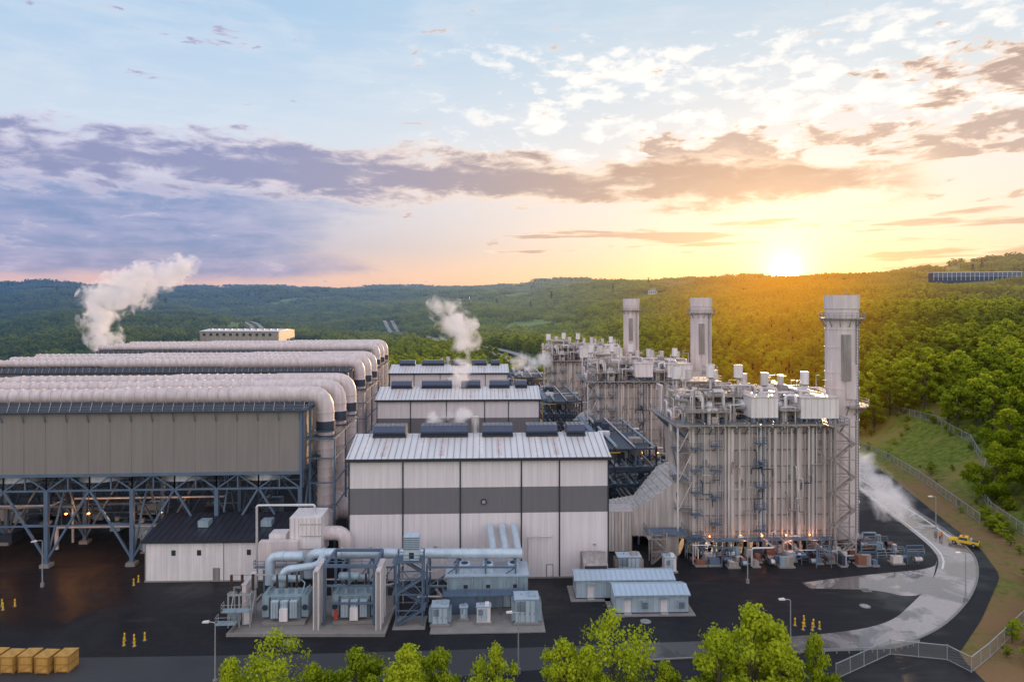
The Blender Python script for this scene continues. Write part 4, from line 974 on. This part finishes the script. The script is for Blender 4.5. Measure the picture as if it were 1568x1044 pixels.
def tree_mesh(name,seed,H,R,ncl,nleaf,leaf,tr,cb=.3,lm=None,multi=1,spread=0):
    g=np.random.default_rng(seed); o=Obj(); C=[];CR=[];T=[]
    for t in range(multi):
        if multi>1: a=g.uniform(0,6.28); rr=spread*math.sqrt(g.uniform(0,1)); bx,by=rr*math.cos(a),rr*math.sin(a); hh=H*g.uniform(.7,1.1)
        else: bx=by=0;hh=H
        ct=g.uniform(-.3,.3)
        top=Vector((bx+g.normal()*.3,by+g.normal()*.3,hh*.8))
        o.sweep('t',M['bark'],[(bx,by,-1),(bx,by,hh*.2),tuple(Vector((bx,by,hh*.5)).lerp(top,.5)),tuple(top)],[tr*1.3,tr,tr*.6,tr*.15],7)
        for k in range(ncl):
            zf=(k+.5)/ncl; a=k*2.4+g.uniform(-.5,.5); z=hh*(cb+(1-cb)*zf*.93)
            prof=math.sin(math.pi*min(1,max(.12,(zf*.85+.18))))**.7
            rad_=R*prof*g.uniform(.35,.95)
            c=Vector((bx+math.cos(a)*rad_,by+math.sin(a)*rad_,z+g.normal()*.04*hh))
            C.append(c);CR.append(R*g.uniform(.18,.40)*(1 if zf<.8 else .8));T.append(np.clip(g.uniform(0,1)+ct,0,1))
            if multi==1:
                s0=Vector((bx,by,max(hh*.12,z-rad_*.9-.08*hh))); o.sweep('t',M['bark'],[tuple(s0),tuple(s0.lerp(c,.55)+Vector((0,0,.2))),tuple(c)],[tr*.42,tr*.25,tr*.06],5)
    P=o.p['t']; tv=P[0];tf=P[1]
    C=np.array([tuple(c) for c in C]);CR=np.array(CR);T=np.array(T)
    w=CR**2.2; ci=g.choice(len(C),nleaf,p=w/w.sum())
    d=g.normal(size=(nleaf,3)); d/=np.linalg.norm(d,axis=1)[:,None]
    rr=CR[ci]*g.uniform(.25,1.,nleaf)**.6*(1+.22*g.normal(size=nleaf))
    pos=C[ci]+d*rr[:,None]*np.array([1,1,.72])
    nrm=d*.8+g.normal(size=(nleaf,3))*.6+np.array([0,0,.35]); nrm/=np.linalg.norm(nrm,axis=1)[:,None]
    a=np.cross(nrm,g.normal(size=(nleaf,3))); a/=np.linalg.norm(a,axis=1)[:,None]; c=np.cross(nrm,a)
    s=leaf*g.uniform(.5,1.3,nleaf)[:,None]
    q=np.stack([pos-a*s*.6,pos-c*s*.4,pos+a*s*.6,pos+c*s*.4],1).reshape(-1,3)
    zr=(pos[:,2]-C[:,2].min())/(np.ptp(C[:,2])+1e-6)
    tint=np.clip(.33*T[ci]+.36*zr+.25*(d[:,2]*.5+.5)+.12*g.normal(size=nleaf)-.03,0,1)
    nt_=len(tv); vs=[tuple(v) for v in tv]+q.tolist(); fs=tf+[[nt_+4*i,nt_+4*i+1,nt_+4*i+2,nt_+4*i+3] for i in range(nleaf)]
    me=bpy.data.meshes.new(name); me.from_pydata(vs,[],fs); me.materials.append(M['bark']); me.materials.append(lm or M['leaf'])
    mi=[0]*len(tf)+[1]*nleaf; me.polygons.foreach_set('material_index',mi)
    at=me.attributes.new('tint','FLOAT','POINT'); at.data.foreach_set('value',np.concatenate([np.zeros(nt_),np.repeat(tint,4)]).astype(np.float32))
    return me
def coll(name,meshes):
    c=bpy.data.collections.new(name)
    for i,me in enumerate(meshes): c.objects.link(bpy.data.objects.new(me.name,me))
    return c
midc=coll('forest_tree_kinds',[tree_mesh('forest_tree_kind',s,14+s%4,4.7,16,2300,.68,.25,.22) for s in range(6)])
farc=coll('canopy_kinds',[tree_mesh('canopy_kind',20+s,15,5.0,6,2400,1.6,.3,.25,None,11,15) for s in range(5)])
def scatter(name,P,S,c,seed):
    me=bpy.data.meshes.new(name); me.from_pydata(P,[],[]); a=me.attributes.new('tscale','FLOAT_VECTOR','POINT'); a.data.foreach_set('vector',np.array(S,np.float32).ravel())
    o=bpy.data.objects.new(name,me); scene.collection.objects.link(o)
    ng=bpy.data.node_groups.new(name,'GeometryNodeTree'); ng.interface.new_socket('Geometry',in_out='INPUT',socket_type='NodeSocketGeometry'); ng.interface.new_socket('Geometry',in_out='OUTPUT',socket_type='NodeSocketGeometry')
    N=ng.nodes;L=ng.links; gi=N.new('NodeGroupInput');gout=N.new('NodeGroupOutput'); ip=N.new('GeometryNodeInstanceOnPoints'); ci=N.new('GeometryNodeCollectionInfo')
    ci.inputs['Collection'].default_value=c; ci.inputs['Separate Children'].default_value=True; ci.inputs['Reset Children'].default_value=True
    na=N.new('GeometryNodeInputNamedAttribute'); na.data_type='FLOAT_VECTOR'; na.inputs['Name'].default_value='tscale'
    rv=N.new('FunctionNodeRandomValue'); rv.data_type='FLOAT_VECTOR'; rv.inputs[0].default_value=(0,0,0); rv.inputs[1].default_value=(0,0,6.283); rv.inputs['Seed'].default_value=seed
    ri=N.new('FunctionNodeRandomValue'); ri.data_type='INT'; ri.inputs[4].default_value=0; ri.inputs[5].default_value=len(c.objects)-1; ri.inputs['Seed'].default_value=seed+1
    L.new(gi.outputs[0],ip.inputs['Points']); L.new(ci.outputs[0],ip.inputs['Instance']); ip.inputs['Pick Instance'].default_value=True
    L.new(ri.outputs[2],ip.inputs['Instance Index']); L.new(rv.outputs[0],ip.inputs['Rotation']); L.new(na.outputs[0],ip.inputs['Scale']); L.new(ip.outputs[0],gout.inputs[0])
    md=o.modifiers.new('scatter','NODES'); md.node_group=ng; return o
g=np.random.default_rng(5)
rdP=np.array(RP); dbP=np.array(DB)
def allowed(x,y):
    d=x-float(edge_x(y))
    if y<400:
        if x>0:
            if y<140: return d>26
            if y<250: return d>30
            return d>9
        if -222<x: return False
        return y>250
    dd=rdP-np.array([x,y]); dm=(dd*dd).sum(1)
    i=dm.argmin(); dist=math.sqrt(dm[i]); rr=math.hypot(x,y)
    if dist<22: return False
    if dist<24+rr*.04 and y<rdP[i][1]+10: return g.random()<.2
    db=dbP-np.array([x,y])
    k=((np.abs(db[:,0]+20)<45)&(db[:,1]>-30)&(db[:,1]<90)).any()
    if k: return False
    if -480<x<-290 and 840<y<1090: return False
    if OB[0]<x<OB[1] and OB[2]<y<OB[3]: return False
    nn=math.sin(x/170+1.3)*math.cos(y/260)+.6*math.sin(x/77-y/130)
    if y>500 and nn>.88: return g.random()<.08
    return True
P1=[];S1=[];P2=[];S2=[]
r=150.
while r<9000:
    sp=7.4 if r<750 else r*.0125 if r<3000 else r*.016
    if r>=750: sp=max(sp,20)
    n=int(rad(88)*r/sp)
    for i in range(n):
        a=rad(-44)+rad(88)*(i+g.uniform(0,1))/n; q=r+g.uniform(-.5,.5)*sp
        x=q*math.sin(a);y=q*math.cos(a)
        if not allowed(x,y): continue
        z=float(height(x,y))
        if r<750:
            s=g.uniform(.6,1.15); P1.append((x,y,z)); S1.append((s*g.uniform(.9,1.2),s*g.uniform(.9,1.2),s))
        else:
            s=sp/22.; P2.append((x,y,z-1)); S2.append((s,s,g.uniform(.65,1.25)*(1 if r<2500 else 1.3)))
    r+=sp*.95
print('trees',len(P1),len(P2))
scatter('forest_trees',P1,S1,midc,1); scatter('distant_forest_canopy',P2,S2,farc,3)
Ps=[];Ss=[]
for i in range(420):
    y=g.uniform(96,262); d=g.uniform(6,34); x=float(edge_x(y))+d
    if y>170 and d<27 and g.random()<.8: continue
    if y<150 and g.random()<.35: continue
    Ps.append((x,y,float(height(x,y)))); s=g.uniform(.08,.32); Ss.append((s,s,s*.8))
scatter('shrubs',Ps,Ss,midc,9)
nears=[tree_mesh('near_tree',50+k,12.,4.4,30,14000,.32,.22,.15,M['leafn']) for k in range(3)]
sparse=tree_mesh('near_tree_sparse',61,14.,4.8,26,4600,.32,.16,.3,M['leafn'])
def put(me,x,y,s,sxy,rz,z=0):
    o=bpy.data.objects.new('deciduous_tree',me); scene.collection.objects.link(o); o.location=(x,y,z-.1); o.scale=(s*sxy,s*sxy,s); o.rotation_euler=(0,0,rad(rz))
for me,x,y,h,sx,rz in((sparse,-30.2,87,10.4,1.0,0),(nears[0],-19.5,85,9.2,.9,40),(nears[1],-13.2,86,9.4,.95,80),(nears[2],-9.0,86,8.2,.8,10),(nears[0],-2.0,86,9.3,.66,150),
        (nears[1],6.6,87,9.6,.85,200),(sparse,13.0,88,12.4,.95,70),(nears[2],9.6,86,8.6,.75,120),(nears[0],31.0,88,13.4,.9,20),(nears[2],25.8,85,10.8,.9,260),(nears[1],35,88,10.,.85,310),(nears[2],-35,85,7.6,.7,100),(nears[1],-24.5,84,8.0,.8,170),(nears[0],19,85,7.6,.7,33),(nears[2],39.6,89,8.6,.6,33)):
    put(me,x,y,(h+5)/(14. if me==sparse else 12.),sx,rz,-5)
for x,y,h in((121,171,15),(131,180,17),(126,158,13),(139,172,16),(116,140,12),(128,168,14),(121,150,11)):
    put(nears[int(x)%3],x,y,h/12.,1.05,x*7,float(height(x,y)))
put(nears[1],94,118,7/12.,1.2,30,0); put(nears[2],88,106,6/12.,1.2,99,0)

# ---------------------------------------------------------------- steam
m,b=newmat('steam'); tc=b.new('ShaderNodeTexCoord').outputs['Object']; pos=b.new('ShaderNodeNewGeometry').outputs['Position']
r_=b.v('LENGTH',tc); oi=b.new('ShaderNodeObjectInfo')
n=b.noise(pos,.17,4,.62,.5)
dn=b.m('ADD',b.m('SUBTRACT',1.,r_),b.m('MULTIPLY',b.m('SUBTRACT',n,.5),3.0))
dn=b.ss(dn,.15,.85)
sep=b.new('ShaderNodeSeparateColor'); b.put(sep.inputs[0],oi.outputs['Color'])
dn=b.m('MULTIPLY',dn,sep.outputs[0])
pv=b.new('ShaderNodeVolumePrincipled'); pv.inputs['Color'].default_value=(.98,.97,.97,1); b.put(pv.inputs['Density'],dn)
pv.inputs['Emission Color'].default_value=(.95,.84,.86,1); b.put(pv.inputs['Emission Strength'],b.m('MULTIPLY',dn,.30))  # steam is no light source; added glow stands in for scattered light
o=b.new('ShaderNodeOutputMaterial'); b.put(o.inputs['Volume'],pv.outputs[0])
bpy.ops.mesh.primitive_ico_sphere_add(subdivisions=3,radius=1); tmp=bpy.context.object; sph=tmp.data; sph.name='puff'; bpy.data.objects.remove(tmp); sph.materials.append(m)
def plume(name,puffs,dens):
    e=bpy.data.objects.new(name,None); scene.collection.objects.link(e)
    for i,(x,y,z,r) in enumerate(puffs):
        o=bpy.data.objects.new('puff',sph); scene.collection.objects.link(o); o.parent=e; o.location=(x,y,z); o.scale=(r*1.3,r*1.1,r*1.1); o.color=(dens,0,0,1); o.rotation_euler=(0,0,i)
plume('steam_plume',[(-195.5,330,27.6,6),(-197,330,35,7.5),(-200,330,44,9),(-197,330,53,10.5),(-186,331,58,11.5),(-178,329,66,6.5),(-168,331,65,8.5),(-159,330,69,7.)],.26)
plume('steam_plume',[(-16.3,215,26.5,3.4),(-15.6,215,32.5,4.2),(-14.6,215,39,5.0),(-17.5,216,45.,5.8),(-21.5,215,50.5,5.)],.34)
plume('steam_plume',[(4,290,27,4.5),(8,290,26.5,4.2),(13,291,27.5,4.)],.22)
plume('steam_plume',[(-13.5,140,28.5,2.6),(-10.5,140,29.0,2.2),(-16.3,140.5,28,1.8)],.4)
plume('steam_plume',[(91,164,3.5,5.),(92.5,172,6,5.4),(92,181,9,4.6)],.30)
plume('steam_plume',[(57,215,29,3.),(33,226,33,3.6)],.2)
def pt(x,y,z,e,c=(1,.38,.1)):
    l=bpy.data.lights.new('work_lamp','POINT'); l.energy=e; l.color=c; l.shadow_soft_size=.25; o=bpy.data.objects.new('work_lamp',l); o.location=(x,y,z); scene.collection.objects.link(o)
for x in(-86.5,-72,-92,-106): pt(x,142,8.2,420)
for x in(41,47.5,52,57,62): pt(x,139.4,3.4,130,(1,.30,.12))
print('objects',len(bpy.data.objects))
